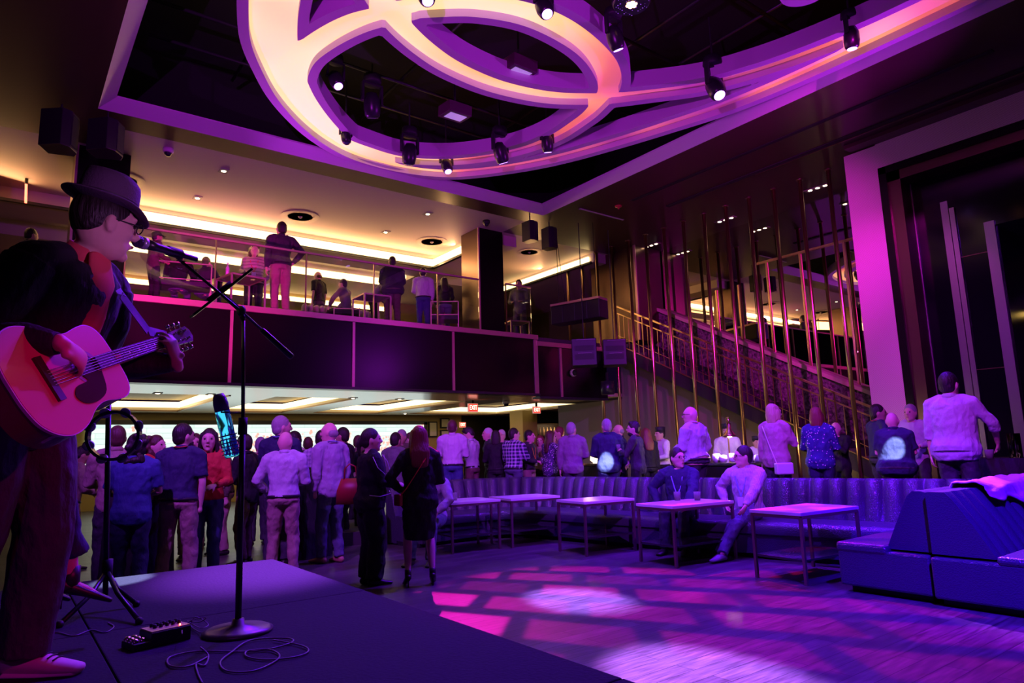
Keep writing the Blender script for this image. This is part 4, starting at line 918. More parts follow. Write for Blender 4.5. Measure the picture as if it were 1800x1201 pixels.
def ik(a, b, l1, l2, pole):
    a, b, pole = Vector(a), Vector(b), Vector(pole); d = b-a; L = min(d.length, (l1+l2)*.995)
    if d.length > L: b = a+d.normalized()*L; d = b-a
    x = (l1*l1-l2*l2+L*L)/(2*L); h = sqrt(max(1e-8, l1*l1-x*x)); u = d.normalized(); p = pole-u*pole.dot(u)
    if p.length < 1e-5: p = u.orthogonal()
    return a+u*x+p.normalized()*h, b
def hand_mesh(mb, wrist, d, n, side, s=1.0, curl=.5, spread=.12, fr=.0085, curls=None, thumb=None, seg=8):
    # d: along the hand, n: out of the back of the hand ; side +1 = right hand
    d = Vector(d).normalized(); n = Vector(n); n = (n-d*n.dot(d)).normalized(); w = d.cross(n)*side     # w points to the thumb side for the right hand
    mb.loft([(wrist-d*.02*s, (.026*s, .019*s)), (wrist+d*.02*s, (.031*s, .017*s)), (wrist+d*.055*s, (.040*s, .015*s)), (wrist+d*.088*s, (.040*s, .013*s))], 12, True, side=w, rnd=True)
    Ls = (.068, .078, .072, .056); tips = []
    for k in range(4):
        o = wrist+d*(.086-.006*abs(k-1.3))*s+w*(.030-.0205*k)*s; a = (spread*(1.5-k)*.25); c = curls[k] if curls else curl
        dirv = (d*cos(a)+w*sin(a)).normalized(); pts = [o-dirv*.015*s]; ang = 0; p = o
        for j, fl in enumerate((.44, .31, .25)):
            pts.append(p); ang += c*(.75, 1.0, .7)[j]; v = dirv*cos(ang)-n*sin(ang); p = p+v*Ls[k]*fl*s
        pts.append(p); r = fr*s*(1, 1.04, .98, .82)[k]
        mb.loft([(q, (r*(1.05-.09*i),)*2) for i, q in enumerate(pts)], seg, True, rnd=True); tips.append(p)
    o = wrist+d*.028*s+w*.026*s; t = Vector(thumb) if thumb else (d*.72+w*.62-n*.35); t.normalize()
    p1 = o+t*.034*s; t2 = (t*.8+d*.35-n*.25*max(curl, .2)).normalized(); p2 = p1+t2*.028*s; p3 = p2+(t2-n*.2*curl).normalized()*.023*s
    mb.loft([(o-t*.012*s, (fr*1.6*s,)*2), (p1, (fr*1.25*s,)*2), (p2, (fr*1.1*s,)*2), (p3, (fr*.85*s,)*2)], seg, True, rnd=True)
    return tips
ARMS = {'down': (.245, .03, .80, (.5, -1, 0)), 'bent': (.13, .29, 1.10, (.55, -.5, -.8)), 'chest': (.07, .27, 1.24, (.7, -.2, -.9)), 'pocket': (.205, .05, .87, (1, -.7, 0)), 'hip': (.2, -.02, .98, (1, -.5, 0)),
        'back': (.06, -.15, .93, (1, -.6, 0)), 'up': (.12, .28, 1.42, (.8, .1, -1)), 'cross': (-.10, .22, 1.16, (.8, .1, -.7)), 'fwd': (.2, .42, 1.12, (.6, -.4, -.8)), 'knee': (.15, .36, .78, (.9, -.3, .2)), 'phone': (.03, .24, 1.36, (.8, 0, -1))}
def heading(p, turn):   # local +Y faces away from the camera when turn = 0, image-left for +90
    return atan2(p[1], p[0])-pi/2+radians(turn)
def plan(px, r, z):
    d = ray(px, 800); h = math.hypot(d[0], d[1]); return Vector((d[0]/h*r, d[1]/h*r, z))
def height_at(px, py, r, z): d = ray(px, py); h = math.hypot(d[0], d[1]); return CAMZ+r*d[2]/h-z
def person(label, px, py, r, turn, z0=0.0, top='lightshirt', pants='khaki', hair='short', hc='dark', skin='fair', arms=('down', 'down'), sleeve='long', fat=1.0, fem=False, yaw=0, pitch=0, lean=2,
           seat=None, lanyard=None, belt=True, shoes=None, skirt=False, glasses=False, beard=None, collar=True, H=None, vox=None, group=None, feet=((-.1, 0), (.1, .04)), loc=None, rz=None,
           torso_yaw=0, cap=None, drink=None, wrists=None, hand_dirs=None, knees=None, ankles=None, build_hands=True, heels=False, extra=None, dress=None, tall_stool=None, side_lean=0, untucked=False, wide=1.0):
    base = Vector(loc) if loc is not None else plan(px, r, z0)
    if H is None: H = height_at(px, py, r, z0)*(1.0)
    Hs = H
    if seat is not None: Hs = (H+.42-.0) if H < 1.55 else H
    s = Hs/1.75; rot = rz if rz is not None else heading(base, turn)
    root = thing('person', label, 'person', base, rot, group)
    W = Matrix.Translation(base) @ Matrix.Rotation(rot, 4, 'Z'); Wi = W.inverted()
    rr = math.hypot(base.x, base.y); v = vox or (.012 if rr < 11.2 else .0145 if rr < 13.6 else .019)
    sw = .9 if fem else 1.0; hw = 1.06 if fem else 1.0
    hipz = .93 if seat is None else (seat/s+.10)
    P = Vector((0, 0, hipz)); Rt = Matrix.Rotation(radians(-lean), 3, 'X') @ Matrix.Rotation(radians(side_lean), 3, 'Y') @ Matrix.Rotation(radians(torso_yaw), 3, 'Z')
    def T(x, y, z): return (P+Rt @ Vector((x, y, z-.93)))*s       # torso frame, heights as if standing
    dz = hipz-.93
    sideX = Rt @ Vector((1, 0, 0))
    def torso(mb, e, z0_=.84, z1_=1.50, neck=True):
        S = [(.80, .13, .10), (.86, .165*hw, .115), (.93, .172*hw, .125), (1.02, .152*hw, .112), (1.10, .145, .108), (1.20, .158, .112), (1.30, .172*sw, .118), (1.38, .175*sw, .108), (1.43, .155*sw, .09), (1.465, .10, .072)]
        sec = []
        for z, a, b in S:
            if z < z0_-.001 or z > z1_+.001: continue
            f = 1+(fat-1)*(1.0 if z < 1.25 else .55); yo = .02*(fat-1)*4 if .95 < z < 1.25 else 0
            if fem and 1.2 < z < 1.36: yo += .012; b = b*1.04
            sec.append((T(0, yo+(.01 if z > 1.2 else 0), z), ((a*f+e)*s, (b*f+e)*s)))
        mb.loft(sec, 20, True, side=sideX)
        mb.loft([(T(-.10, 0, 1.45), ((.048+e)*s,)*2), (T(-.19*sw, 0, 1.405), ((.058+e)*s,)*2)], 12, True, rnd=True)
        mb.loft([(T(.10, 0, 1.45), ((.048+e)*s,)*2), (T(.19*sw, 0, 1.405), ((.058+e)*s,)*2)], 12, True, rnd=True)
    # joints
    sh = [T(-.19*sw, 0, 1.40), T(.19*sw, 0, 1.40)]; el = []; wr = []
    for i, sg in ((0, -1), (1, 1)):   # i=0 left hand side (x<0), i=1 right
        if wrists and wrists[i] is not None:
            tgt = Wi @ Vector(wrists[i][0]); pole = Wi.to_3x3() @ Vector(wrists[i][1])
        else:
            a = arms[i]; a = ARMS[a] if isinstance(a, str) else a
            if seat is not None and arms[i] == 'knee': tgt = Vector((sg*.17, .40, hipz+.08))*s
            else: tgt = T(sg*a[0], a[1], a[2])
            pole = Rt @ Vector((sg*a[3][0], a[3][1], a[3][2]))
        e_, w_ = ik(sh[i], tgt, .285*s, .255*s, pole); el.append(e_); wr.append(w_)
    hips = [Vector((-.088*hw, 0, hipz-.03))*s, Vector((.088*hw, 0, hipz-.03))*s]; kn, an = [], []
    for i, sg in ((0, -1), (1, 1)):
        if ankles: a_ = Vector(ankles[i])*s
        elif seat is None: a_ = Vector((feet[i][0], feet[i][1], .085+(.05 if heels else 0)))*s
        else: a_ = Vector((sg*.13, .50, .085))*s
        k_, a_ = ik(hips[i], a_, (.435 if seat is not None else .42)*s, (.415 if seat is not None else .402)*s, Vector(knees[i]) if knees else Vector((sg*.08, 1, .25 if seat is not None else 0))); kn.append(k_); an.append(a_)
    hc_ = T(0, .015, 1.46)+Rt @ Vector((0, .012, .165))*s
    Rh = Rt.to_4x4().to_3x3() @ Matrix.Rotation(radians(yaw), 3, 'Z') @ Matrix.Rotation(radians(-pitch), 3, 'X')
    # keep the head upright against the lean
    Rh = Matrix.Rotation(radians(lean*.6), 3, 'X') @ Rh
    hq = s*(1.13 if vox is None else 1.04); hc_ = hc_-Rt @ Vector((0, 0, .113))*(hq-s)
    def Hd(x, y, z): return hc_+Rh @ Vector((x, y, z))*hq
    # ---- body: one closed surface
    b = MB(); torso(b, -.006)
    b.loft([(T(0, 0, 1.43), (.062*s*(1+(fat-1)*.5), .06*s)), (T(0, .01, 1.50), (.052*s*(1+(fat-1)*.6)*(.88 if fem else 1), .054*s)), (hc_+Rh @ Vector((0, -.012, -.05))*s, (.05*s, .055*s))], 14, True, side=sideX)
    b.ell(hc_, (.074*hq, .094*hq, .113*hq), 20, 14, Rh)
    b.ell(Hd(0, .026, -.066), ((.052 if fem else .057)*hq, .062*hq, .056*hq), 14, 10, Rh); b.ell(Hd(0, .075, -.098), (.024*hq, .02*hq, .018*hq), 10, 8, Rh)
    b.loft([(Hd(0, .088, .03), (.008*hq, .008*hq)), (Hd(0, .116, -.014), (.011*hq, .011*hq)), (Hd(0, .104, -.024), (.017*hq, .010*hq))], 8, True, rnd=True)
    b.ell(Hd(0, .079, .036), (.05*hq, .018*hq, .012*hq), 10, 8, Rh); b.ell(Hd(0, .088, -.058), (.024*hq, .012*hq, .012*hq), 10, 6, Rh)
    for sg in (-1, 1): b.ell(Hd(sg*.076, -.008, -.008), (.011*hq, .02*hq, .031*hq), 8, 8, Rh @ Matrix.Rotation(sg*.25, 3, 'Z')); b.ell(Hd(sg*.040, .064, -.02), (.018*hq, .016*hq, .016*hq), 8, 6, Rh)
    for i, sg in ((0, -1), (1, 1)):
        b.loft([(sh[i], (.05*s, .05*s)), (sh[i].lerp(el[i], .4), (.047*s*fat**.5, .045*s)), (el[i], (.036*s, .036*s)), (el[i].lerp(wr[i], .3), (.038*s, .035*s)), (wr[i], (.026*s, .02*s))], 12, True, rnd=True)
        if build_hands and not (isinstance(arms[i], str) and arms[i] == 'pocket'):
            dv = (wr[i]-el[i]).normalized(); nn = Rt @ Vector((sg, 0, 0)) if abs(dv.z) > .7 else Rt @ Vector((sg*.6, 0, .8)); cc = .55
            if hand_dirs and hand_dirs[i]: dv = Wi.to_3x3() @ Vector(hand_dirs[i][0]); nn = Wi.to_3x3() @ Vector(hand_dirs[i][1]); cc = hand_dirs[i][2]
            if drink == i: cc = .85
            hand_mesh(b, wr[i], dv, nn, sg, s, cc)
        elif build_hands: b.ell(wr[i]+(wr[i]-el[i]).normalized()*.04*s, (.03*s, .03*s, .04*s), 8, 6)
        b.loft([(hips[i], (.075*s, .075*s)), (hips[i].lerp(kn[i], .5), (.07*s, .07*s)), (kn[i], (.05*s, .052*s)), (kn[i].lerp(an[i], .3), (.051*s, .053*s)), (an[i], (.031*s, .034*s))], 14, True, rnd=True)
        fd = Vector((sg*.15, 1, 0)).normalized()
        if heels: b.loft([(an[i]+Vector((0, -.025, -.02))*s, (.026*s, .026*s)), (an[i]+fd*.06*s+Vector((0, 0, -.06))*s, (.03*s, .02*s)), (an[i]+fd*.14*s+Vector((0, 0, -.115))*s, (.028*s, .012*s))], 10, True, rnd=True)
        else: b.loft([(an[i]+Vector((0, -.03, -.045))*s, (.03*s, .03*s)), (an[i]+fd*.07*s+Vector((0, 0, -.055))*s, (.036*s, .024*s)), (an[i]+fd*.15*s+Vector((0, 0, -.068))*s, (.034*s, .014*s))], 10, True, rnd=True)
    o = b.build('body', SK[skin], root, True, local=True); REM.append((o, v, 3, 'skin'))
    # ---- clothes
    tm = MB(); torso(tm, .014, .93 if not untucked else .80, 1.48)
    if not untucked and not dress: tm.loft([(T(0, .01*(fat-1)*4, .955), ((.165*hw*fat+.016)*s, (.12*fat+.016)*s)), (T(0, 0, .915), ((.16*hw*fat+.004)*s, (.118*fat+.004)*s))], 20, True, side=sideX)
    for i in (0, 1):
        sf = s*(fat**.6)*(.96 if fem else 1.08)
        if sleeve == 'long': tm.loft([(sh[i], (.072*sf, .072*sf)), (sh[i].lerp(el[i], .5), (.066*sf, .064*sf)), (el[i], (.060*sf, .057*sf)), (el[i].lerp(wr[i], .5), (.053*sf, .05*sf)), (wr[i]-(wr[i]-el[i]).normalized()*.015*s, (.040*s, .035*s))], 14, True)
        elif sleeve == 'short': tm.loft([(sh[i], (.07*s, .07*s)), (sh[i].lerp(el[i], .45), (.067*s, .065*s)), (sh[i].lerp(el[i], .8), (.066*s, .064*s))], 14, True)
        elif sleeve == 'rolled': tm.loft([(sh[i], (.07*s, .07*s)), (el[i], (.056*s, .055*s)), (el[i].lerp(wr[i], .35), (.055*s, .053*s))], 14, True)
    o = tm.build('jacket' if top in ('jacket', 'blazer') else 'shirt', CL[top], root, True, local=True); REM.append((o, v, 2, 'cloth'))
    if collar:
        cm_ = MB(); cm_.loft([(T(0, -.002, 1.462), (.072*s, .068*s)), (T(0, .0, 1.485), (.068*s, .066*s)), (T(0, .003, 1.505), (.063*s*(1+(fat-1)*.5), .064*s))], 16, False, side=sideX); o = cm_.build('collar', CL[top], root, True, local=True)
        so = o.modifiers.new('s', 'SOLIDIFY'); so.thickness = .006
    if skirt:
        k = MB(); z1 = .93; kz = .50
        k.loft([(Vector((0, 0, .97))*s, (.155*s, .118*s)), (Vector((0, 0, .86))*s, (.185*s, .135*s)), (Vector((0, 0, .7))*s, (.185*s, .14*s)), (Vector((0, .01, kz))*s, (.165*s, .13*s))], 20, True, side=(1, 0, 0)); o = k.build('skirt', CL[pants], root, True, local=True); REM.append((o, v, 2, 'cloth'))
    else:
        k = MB(); k.loft([(T(0, 0, .965), ((.155*hw*fat)*s, (.115*fat)*s)), (T(0, 0, .90), ((.175*hw*fat+.006)*s, (.13*fat+.006)*s)), (Vector((0, 0, hipz-.08))*s, ((.16*hw)*s, (.12)*s))], 20, True, side=sideX, rnd=False)
        for i in (0, 1):
            k.loft([(hips[i]+Vector((0, 0, .02)), (.095*s*fat**.6, .1*s*fat**.6)), (hips[i].lerp(kn[i], .5), (.09*s*wide, .092*s*wide)), (kn[i], (.074*s*wide, .076*s*wide)), (kn[i].lerp(an[i], .5), (.070*s*wide, .073*s*wide)), (an[i]+Vector((0, 0, -.01 if not heels else .1)), (.062*s*wide, .068*s*wide))], 16, True, side=(1, 0, 0))
        o = k.build('trousers', CL[pants], root, True, local=True); REM.append((o, v, 2, 'cloth'))
        if belt and seat is None and not untucked:
            MB().loft([(T(0, 0, .935), ((.172*hw*fat+.014)*s, (.125*fat+.014)*s)), (T(0, 0, .965), ((.166*hw*fat+.014)*s, (.12*fat+.014)*s))], 24, True, side=sideX).build('belt', black, root, True, local=True)
    if z0 < 1 or rr < 14:
        for i, sg in ((0, -1), (1, 1)):
            fd = Vector((sg*.15, 1, 0)).normalized(); q = MB()
            if heels:
                q.loft([(an[i]+Vector((0, -.028, -.03))*s, (.032*s, .034*s)), (an[i]+fd*.06*s+Vector((0, 0, -.072))*s, (.036*s, .022*s)), (an[i]+fd*.16*s+Vector((0, 0, -.122))*s, (.03*s, .012*s))], 12, True, rnd=True)
                q.bar(an[i]+Vector((0, -.035, -.04))*s, an[i]+Vector((0, -.035, -.133))*s, .014*s); q.loft([(an[i]+Vector((0, 0, -.05))*s, (.036*s, .038*s)), (an[i]+Vector((0, 0, .05))*s, (.037*s, .039*s))], 12, True)
            else:
                q.loft([(an[i]+Vector((0, -.045, -.045))*s, (.036*s, .04*s)), (an[i]+fd*.05*s+Vector((0, 0, -.045))*s, (.043*s, .04*s)), (an[i]+fd*.12*s+Vector((0, 0, -.058))*s, (.045*s, .026*s)), (an[i]+fd*.19*s+Vector((0, 0, -.066))*s, (.036*s, .018*s))], 12, True, rnd=True, side=(1, 0, 0))
            q.build('shoe', shoes or shoe_m, root, True, local=True)
    # ---- hair
    h = MB(); hv = v
    if hair == 'crop': h.ell(Hd(0, -.014, .022), (.0775*hq, .097*hq, .102*hq), 24, 16, Rh); h.ell(Hd(0, -.05, -.012), (.068*hq, .05*hq, .05*hq), 14, 10, Rh)
    if hair in ('short', 'long', 'bob', 'curly', 'pony', 'quiff'):
        h.ell(Hd(0, -.014, .024), (.079*hq, .097*hq, .106*hq), 20, 14, Rh)
        h.ell(Hd(0, -.042, -.022), (.073*hq, .06*hq, .066*hq), 14, 10, Rh)
        if hair == 'quiff': h.ell(Hd(0, .04, .095), (.055*hq, .045*hq, .03*hq), 12, 8, Rh)
    if hair == 'fringe': h.ell(Hd(0, -.036, -.012), (.078*hq, .068*hq, .058*hq), 16, 10, Rh)
    if hair == 'long':
        h.loft([(Hd(0, -.045, .05), (.078*hq, .06*hq)), (Hd(0, -.06, -.06), (.092*hq, .056*hq)), (T(0, -.085, 1.44), (.105*hq, .045*hq)), (T(0, -.105, 1.30), (.085*hq, .03*hq))], 16, True, side=Rh @ Vector((1, 0, 0)), rnd=True)
        for sg in (-1, 1): h.loft([(Hd(sg*.065, .01, .06), (.022*hq, .04*hq)), (Hd(sg*.083, .0, -.04), (.02*hq, .04*hq)), (Hd(sg*.085, .0, -.15), (.022*hq, .035*hq))], 10, True, rnd=True)
    if hair == 'bob':
        h.loft([(Hd(0, -.03, .06), (.08*hq, .075*hq)), (Hd(0, -.04, -.03), (.093*hq, .07*hq)), (Hd(0, -.045, -.12), (.085*hq, .058*hq))], 16, True, side=Rh @ Vector((1, 0, 0)), rnd=True)
        for sg in (-1, 1): h.ell(Hd(sg*.078, .012, -.03), (.018*hq, .04*hq, .075*hq), 10, 8, Rh)
    if hair == 'curly':
        rnd_ = random.Random(int(px)); 
        for k in range(26):
            a = rnd_.uniform(.25*pi, 1.75*pi)+pi/2-pi; zz = rnd_.uniform(-.17, .1); q_ = Hd(.088*sin(a)*(1 if abs(a) > .5 else .6), -.03-.07*cos(a)*(.5 if cos(a) < 0 else 1), zz)
            h.ell(q_, .036*hq, 8, 6)
    if hair == 'pony': h.loft([(Hd(0, -.09, .03), (.03*hq, .03*hq)), (Hd(0, -.13, -.03), (.028*hq, .028*hq)), (Hd(0, -.12, -.15), (.015*hq, .015*hq))], 10, True, rnd=True)
    if h.v: o = h.build('hair', HR[hc], root, True, local=True); REM.append((o, hv, 2, 'hair'))
    if beard: o = MB().ell(Hd(0, .034, -.075), (.058*hq, .066*hq, .05*hq), 14, 10, Rh).build('beard', HR[beard], root, True, local=True)
    if rr < 14.5:
        for sg in (-1, 1): MB().ell(Hd(sg*.031, .083, .012), (.013*hq, .009*hq, .008*hq), 10, 6, Rh).build('eye', eye_m, root, True, local=True)
        MB().ell(Hd(0, .099, -.056), (.02*hq, .006*hq, .006*hq), 10, 6, Rh).build('mouth', lip_m, root, True, local=True)
    if glasses:
        g = MB()
        for sg in (-1, 1):
            g.tube([Hd(sg*.034+.024*cos(t_*pi/8), .103, .01+.018*sin(t_*pi/8)) for t_ in range(17)], .0022*hq, 6); g.tube([Hd(sg*.058, .1, .014), Hd(sg*.078, 0, .01)], .002*hq, 6)
        g.tube([Hd(-.01, .104, .014), Hd(.01, .104, .014)], .002*hq, 6).build('glasses', black, root, True, local=True)
    if cap == 'chef': MB().loft([(Hd(0, -.008, .045), (.086*hq, .1*hq)), (Hd(0, -.008, .09), (.086*hq, .1*hq)), (Hd(0, -.012, .135), (.09*hq, .1*hq)), (Hd(0, -.012, .145), (.07*hq, .08*hq))], 18, True, side=Rh @ Vector((1, 0, 0))).build('cap', black, root, True, local=True)
    if cap == 'ball':
        q = MB().ell(Hd(0, -.012, .045), (.083*hq, .1*hq, .085*hq), 18, 12, Rh); q.loft([(Hd(0, .06, .05), (.06*hq, .008*hq)), (Hd(0, .15, .035), (.05*hq, .006*hq))], 14, True, side=Rh @ Vector((1, 0, 0))).build('cap', black, root, True, local=True)
    if lanyard:
        lm = lany_r if lanyard in ('r', 'rb') else lany_b; q = MB()
        fr = -1 if False else 1
        yF = .118*(1+(fat-1)*.6)+.03
        for sg in (-1, 1):
            pts = [T(0, -.075, 1.49), T(sg*.06, -.05, 1.50), T(sg*.085, .02, 1.475), T(sg*.075, yF-.02, 1.37), T(sg*.035, yF, 1.22), T(0, yF+.02*(fat), 1.12)]
            for p_, q_ in zip(pts[:-1], pts[1:]): q.bar(p_, q_, .014*s, .004*s, up=(q_-p_).cross(sideX))
        q.build('lanyard', lm, root, False, local=True)
        MB().obox(T(0, yF+.028*fat, 1.06), (Rt @ Vector((.042, 0, 0)))*s, (Rt @ Vector((0, .003, 0)))*s, (Rt @ Vector((0, 0, .058)))*s).build('name_badge', badge_m, root, False, local=True)
    root['_s'] = s
    info = dict(root=root, W=W, s=s, wr=[W @ w_ for w_ in wr], el=[W @ e_ for e_ in el], head=W @ hc_, T=lambda x, y, z: W @ T(x, y, z), Hd=lambda x, y, z: W @ Hd(x, y, z), Rh=W.to_3x3() @ Rh, an=[W @ a for a in an], kn=[W @ a for a in kn], sh=[W @ a for a in sh])
    if drink is not None:
        dv = (info['wr'][drink]-info['el'][drink]).normalized(); c = info['wr'][drink]+dv*.075*s+Vector((0, 0, -.03)); to = W.to_3x3() @ Vector((0, .02, 0))
        tumbler(c.x+to.x, c.y+to.y, c.z, 'drink held by the '+label[:70].split(' ', 1)[1] if False else 'glass in the hand of the '+short_label(label), .036, .11)
    del root['_s']
    return info
def short_label(l): 
    w_ = l.split(' '); return ' '.join(w_[:10])

# ---- raised floor behind the bench
off = offset_poly(BP[::10], -.10*sgn); poly = [(p.x, p.y) for p in off]+[(4.3, 10.3), (4.3, 12.5), (MX-.9, 12.5), (MX-.9, -3.9), (9.1, -3.9)]
bpy.data.objects.remove(bpy.data.objects['trim_1'])
struct(MB().prism(poly, 0, .2).build('trim_1', mat('dark platform carpet')))
ZP = .2
# ---- crowd on the floor, left of the bench
person('man in beige shirt with short dark hair bending over the far left table', 128, 783, 11.0, -70, top='tan', hair='short', arms=('bent', 'bent'), pitch=25, lean=8, skin='tan')
person('man in tan jacket seen from behind through the tambourine', 205, 748, 9.1, 8, top='tan', pants='charcoal', hc='brown', arms=('bent', 'bent'), untucked=True)
person('dark curly haired person in blue t-shirt seen from behind at the black draped table', 236, 762, 8.0, -12, top='blue', pants='navy', hair='curly', hc='dark', skin='tan', sleeve='short', arms=('bent', 'bent'), untucked=True, fat=1.12)
person('woman with curly brown hair and red scarf looking right beside the blossom wall', 268, 765, 9.9, -125, top='red', pants='black', hair='curly', hc='brown', fem=True, arms=('bent', 'bent'), lanyard='r')
person('man in navy polo and khaki trousers with hand in pocket, back turned', 318, 744, 8.35, -22, top='navy', pants='khaki', sleeve='short', arms=('bent', 'pocket'), yaw=-35, beard='dark', fat=1.1, lanyard='r', shoes=shoe_m, feet=((-.16, 0), (.14, .02)))
person('woman in red sweater and blue jeans holding a cup, facing the stage', 368, 753, 8.9, 168, top='red', pants='jeans', hair='long', hc='dark', fem=True, arms=('bent', 'chest'), drink=1, untucked=False, belt=False, collar=False, shoes=mat('brown boots', (.25, .1, .06), .6), yaw=6, feet=((-.09, 0), (.09, 0)))
person('dark haired woman half hidden between the navy polo man and the red sweater woman', 343, 762, 11.0, 175, top='pinkshirt', pants='khaki', hair='long', hc='brown', fem=True, arms=('bent', 'down'))
person('woman in light blue top behind the left shoulder of the red sweater woman', 353, 768, 12.4, 120, top='lightshirt', pants='navy', hair='bob', hc='brown', fem=True)
person('man in black jacket and grey trousers right behind the microphone stand', 438, 762, 10.0, 60, top='black', pants='brownpants', hair='short', hc='dark', arms=('bent', 'bent'), untucked=True, lean=5)
person('person in brown trousers standing behind the red sweater woman', 398, 790, 11.2, 100, top='olive', pants='khaki', hair='short', arms=('down', 'bent'), H=1.68)
person('grey haired man in tan checked shirt seen between microphone stand and bald man', 458, 768, 12.0, 10, top='plaidtan', pants='charcoal', hair='short', hc='grey', arms=('bent', 'bent'))
person('tall man in navy jacket with blue lanyard behind the bald man in pale shirt', 490, 735, 9.6, -30, top='navy', pants='charcoal', hair='short', hc='grey', yaw=-40, lanyard='b', arms=('bent', 'bent'), H=1.95, untucked=True)
person('bald man in pale shirt and khaki trousers seen from behind at the stage edge', 500, 757, 8.75, -8, top='lightshirt', pants='khaki', hair='none', arms=((.2, .16, .98, (1, -.6, -.3)), 'bent'), fat=1.1, yaw=-18, pitch=10, skin='pink', feet=((-.12, 0), (.13, .02)))
person('man in black and white flannel shirt facing left at the tall black table', 522, 758, 11.9, 120, top='flannel', pants='charcoal', hair='short', hc='dark', skin='tan', arms=('bent', 'bent'), pitch=20, untucked=True)
person('man with dark hair seen from behind against the bright tile wall', 541, 768, 13.2, 0, top='grey', pants='navy', hc='brown', arms=('bent', 'bent'))
person('person in lilac checked shirt partly hidden by the tall bald purple shirt man', 563, 756, 10.7, -20, top='plaidlilac', pants='navy', hc='dark', arms=('bent', 'bent'), untucked=True, fat=1.1)
person('tall balding man in plain purple shirt and jeans with white lanyard, turned left', 583, 741, 9.5, 38, top='lilac', pants='denim', hair='fringe', hc='grey', yaw=25, arms=('pocket', 'pocket'), lanyard='b', shoes=shoe_tan, untucked=True, skin='pink', feet=((-.05, .1), (.12, -.02)), collar=True)
person('man in dark suit with glasses behind the tall purple shirt man', 606, 751, 11.6, 60, top='jacket', pants='black', hc='dark', skin='tan', glasses=True, arms=('down', 'bent'), untucked=True)
person('brown haired woman in tan top seen against the bright wall', 628, 765, 13.4, -20, top='tan', pants='black', hair='short', hc='brown', fem=True)
person('woman with long brown hair left of the woman in piped black dress', 641, 768, 12.2, 30, top='navy', pants='black', hair='long', hc='brown', fem=True, arms=('bent', 'bent'))
r1 = person('woman in black outfit with white piping and dark ponytail, facing right', 650, 753, 7.8, -70, top='black', pants='black', hair='pony', hc='dark', fem=True, fat=1.3, wide=1.45, lean=-1, arms=('bent', 'bent'), yaw=-12, belt=False, untucked=True, collar=False, feet=((-.08, 0), (.08, .03)))
person('man in grey shirt with short dark hair talking right of the piped dress woman', 693, 760, 11.75, -35, top='grey', pants='navy', hc='dark', skin='tan', arms=('bent', 'bent'), untucked=True)
person('grey haired man in dark jacket facing the room before the blossom tiles', 708, 755, 13.2, 150, top='olive', pants='black', hc='grey', skin='tan', arms=('bent', 'down'), untucked=True)
r2 = person('woman in black top and pencil skirt with red bag strap, back to the stage', 737, 748, 7.55, 5, top='black', pants='black', hair='long', hc='auburn', fem=True, skirt=True, heels=True, untucked=True, arms=((.19, .12, 1.02, (1, -.7, -.2)), 'bent'), fat=1.12, collar=False, belt=False, feet=((-.13, 0), (.14, .02)))
person('man glimpsed behind the red strap woman beside the framed certificates', 724, 760, 14.3, 60, top='lightshirt', pants='navy', hc='brown')
# seated man hidden behind the woman in skirt
q = plan(762, 9.35, 0)
person('seated man in lilac shirt and jeans hidden behind the woman in skirt', 762, 800, 9.35, 160, top='lilac', pants='denim', seat=.44, H=1.74, arms=('knee', 'knee'), lean=14, hair='short', hc='grey', pitch=10)
# piping on the black dress
T_ = r1['T']; m = MB()
for pts in ([(-.13, .06, 1.44), (-.1, .135, 1.34), (-.03, .155, 1.28)], [(0, .13, 1.44), (0, .15, 1.3)], [(.13, .06, 1.44), (.16, .1, 1.36), (.17, .12, 1.26)], [(.19, -.06, 1.42), (.235, -.03, 1.3), (.22, .05, 1.22)],
            [(.205, .08, 1.2), (.12, .15, 1.24), (.03, .165, 1.2), (-.1, .155, 1.24)], [(.19, -.1, 1.0), (.21, 0, .98), (.16, .13, 1.0), (.03, .17, 1.02)], [(.20, .03, 1.08), (.215, -.01, 1.22)]):
    m.tube([T_(x*1.24, y*1.16+.03, z) for x, y, z in pts], .0045, 6)
m.build('white_piping', mat('white piping', (.85, .82, .88), .5), r1['root'], False)
# bags
p = atD(617, 862, 7.9); t = thing('handbag', 'dark red leather handbag at the side of the piped dress woman', 'handbag', p)
MB().loft([(p+Vector((0, 0, -.15)), (.17, .06)), (p, (.16, .055)), (p+Vector((0, 0, .13)), (.11, .03))], 16, True, side=(.8, -.6, 0)).build('pouch', mat('red leather', (.45, .03, .04), .4), t, True); m = MB()
m.tube([p+Vector((.06, -.03, .12)), p+Vector((.04, -.02, .26)), p+Vector((-.02, 0, .29)), p+Vector((-.06, .03, .24)), p+Vector((-.07, .03, .12))], .008, 8).build('strap', mat('red leather'), t, True)
T2 = r2['T']; t = thing('crossbody_bag', 'red thin strap bag worn across the back of the woman in pencil skirt', 'handbag', T2(-.2, 0, 1.0)); m = MB()
P = [(.10, -.02, 1.455), (.085, -.10, 1.42), (.03, -.145, 1.33), (-.07, -.145, 1.18), (-.15, -.12, 1.06), (-.205, -.06, .99)]
for a, b_ in zip(P[:-1], P[1:]): m.bar(T2(*a), T2(*b_), .014, .008)
m.build('strap', mat('bright red strap', (.8, .05, .05), .5), t); MB().obox(T2(-.235, -.02, .93), (.02, 0, 0), (0, .07, 0), (0, 0, .06)).build('pouch', mat('red leather'), t, bevel=.01)

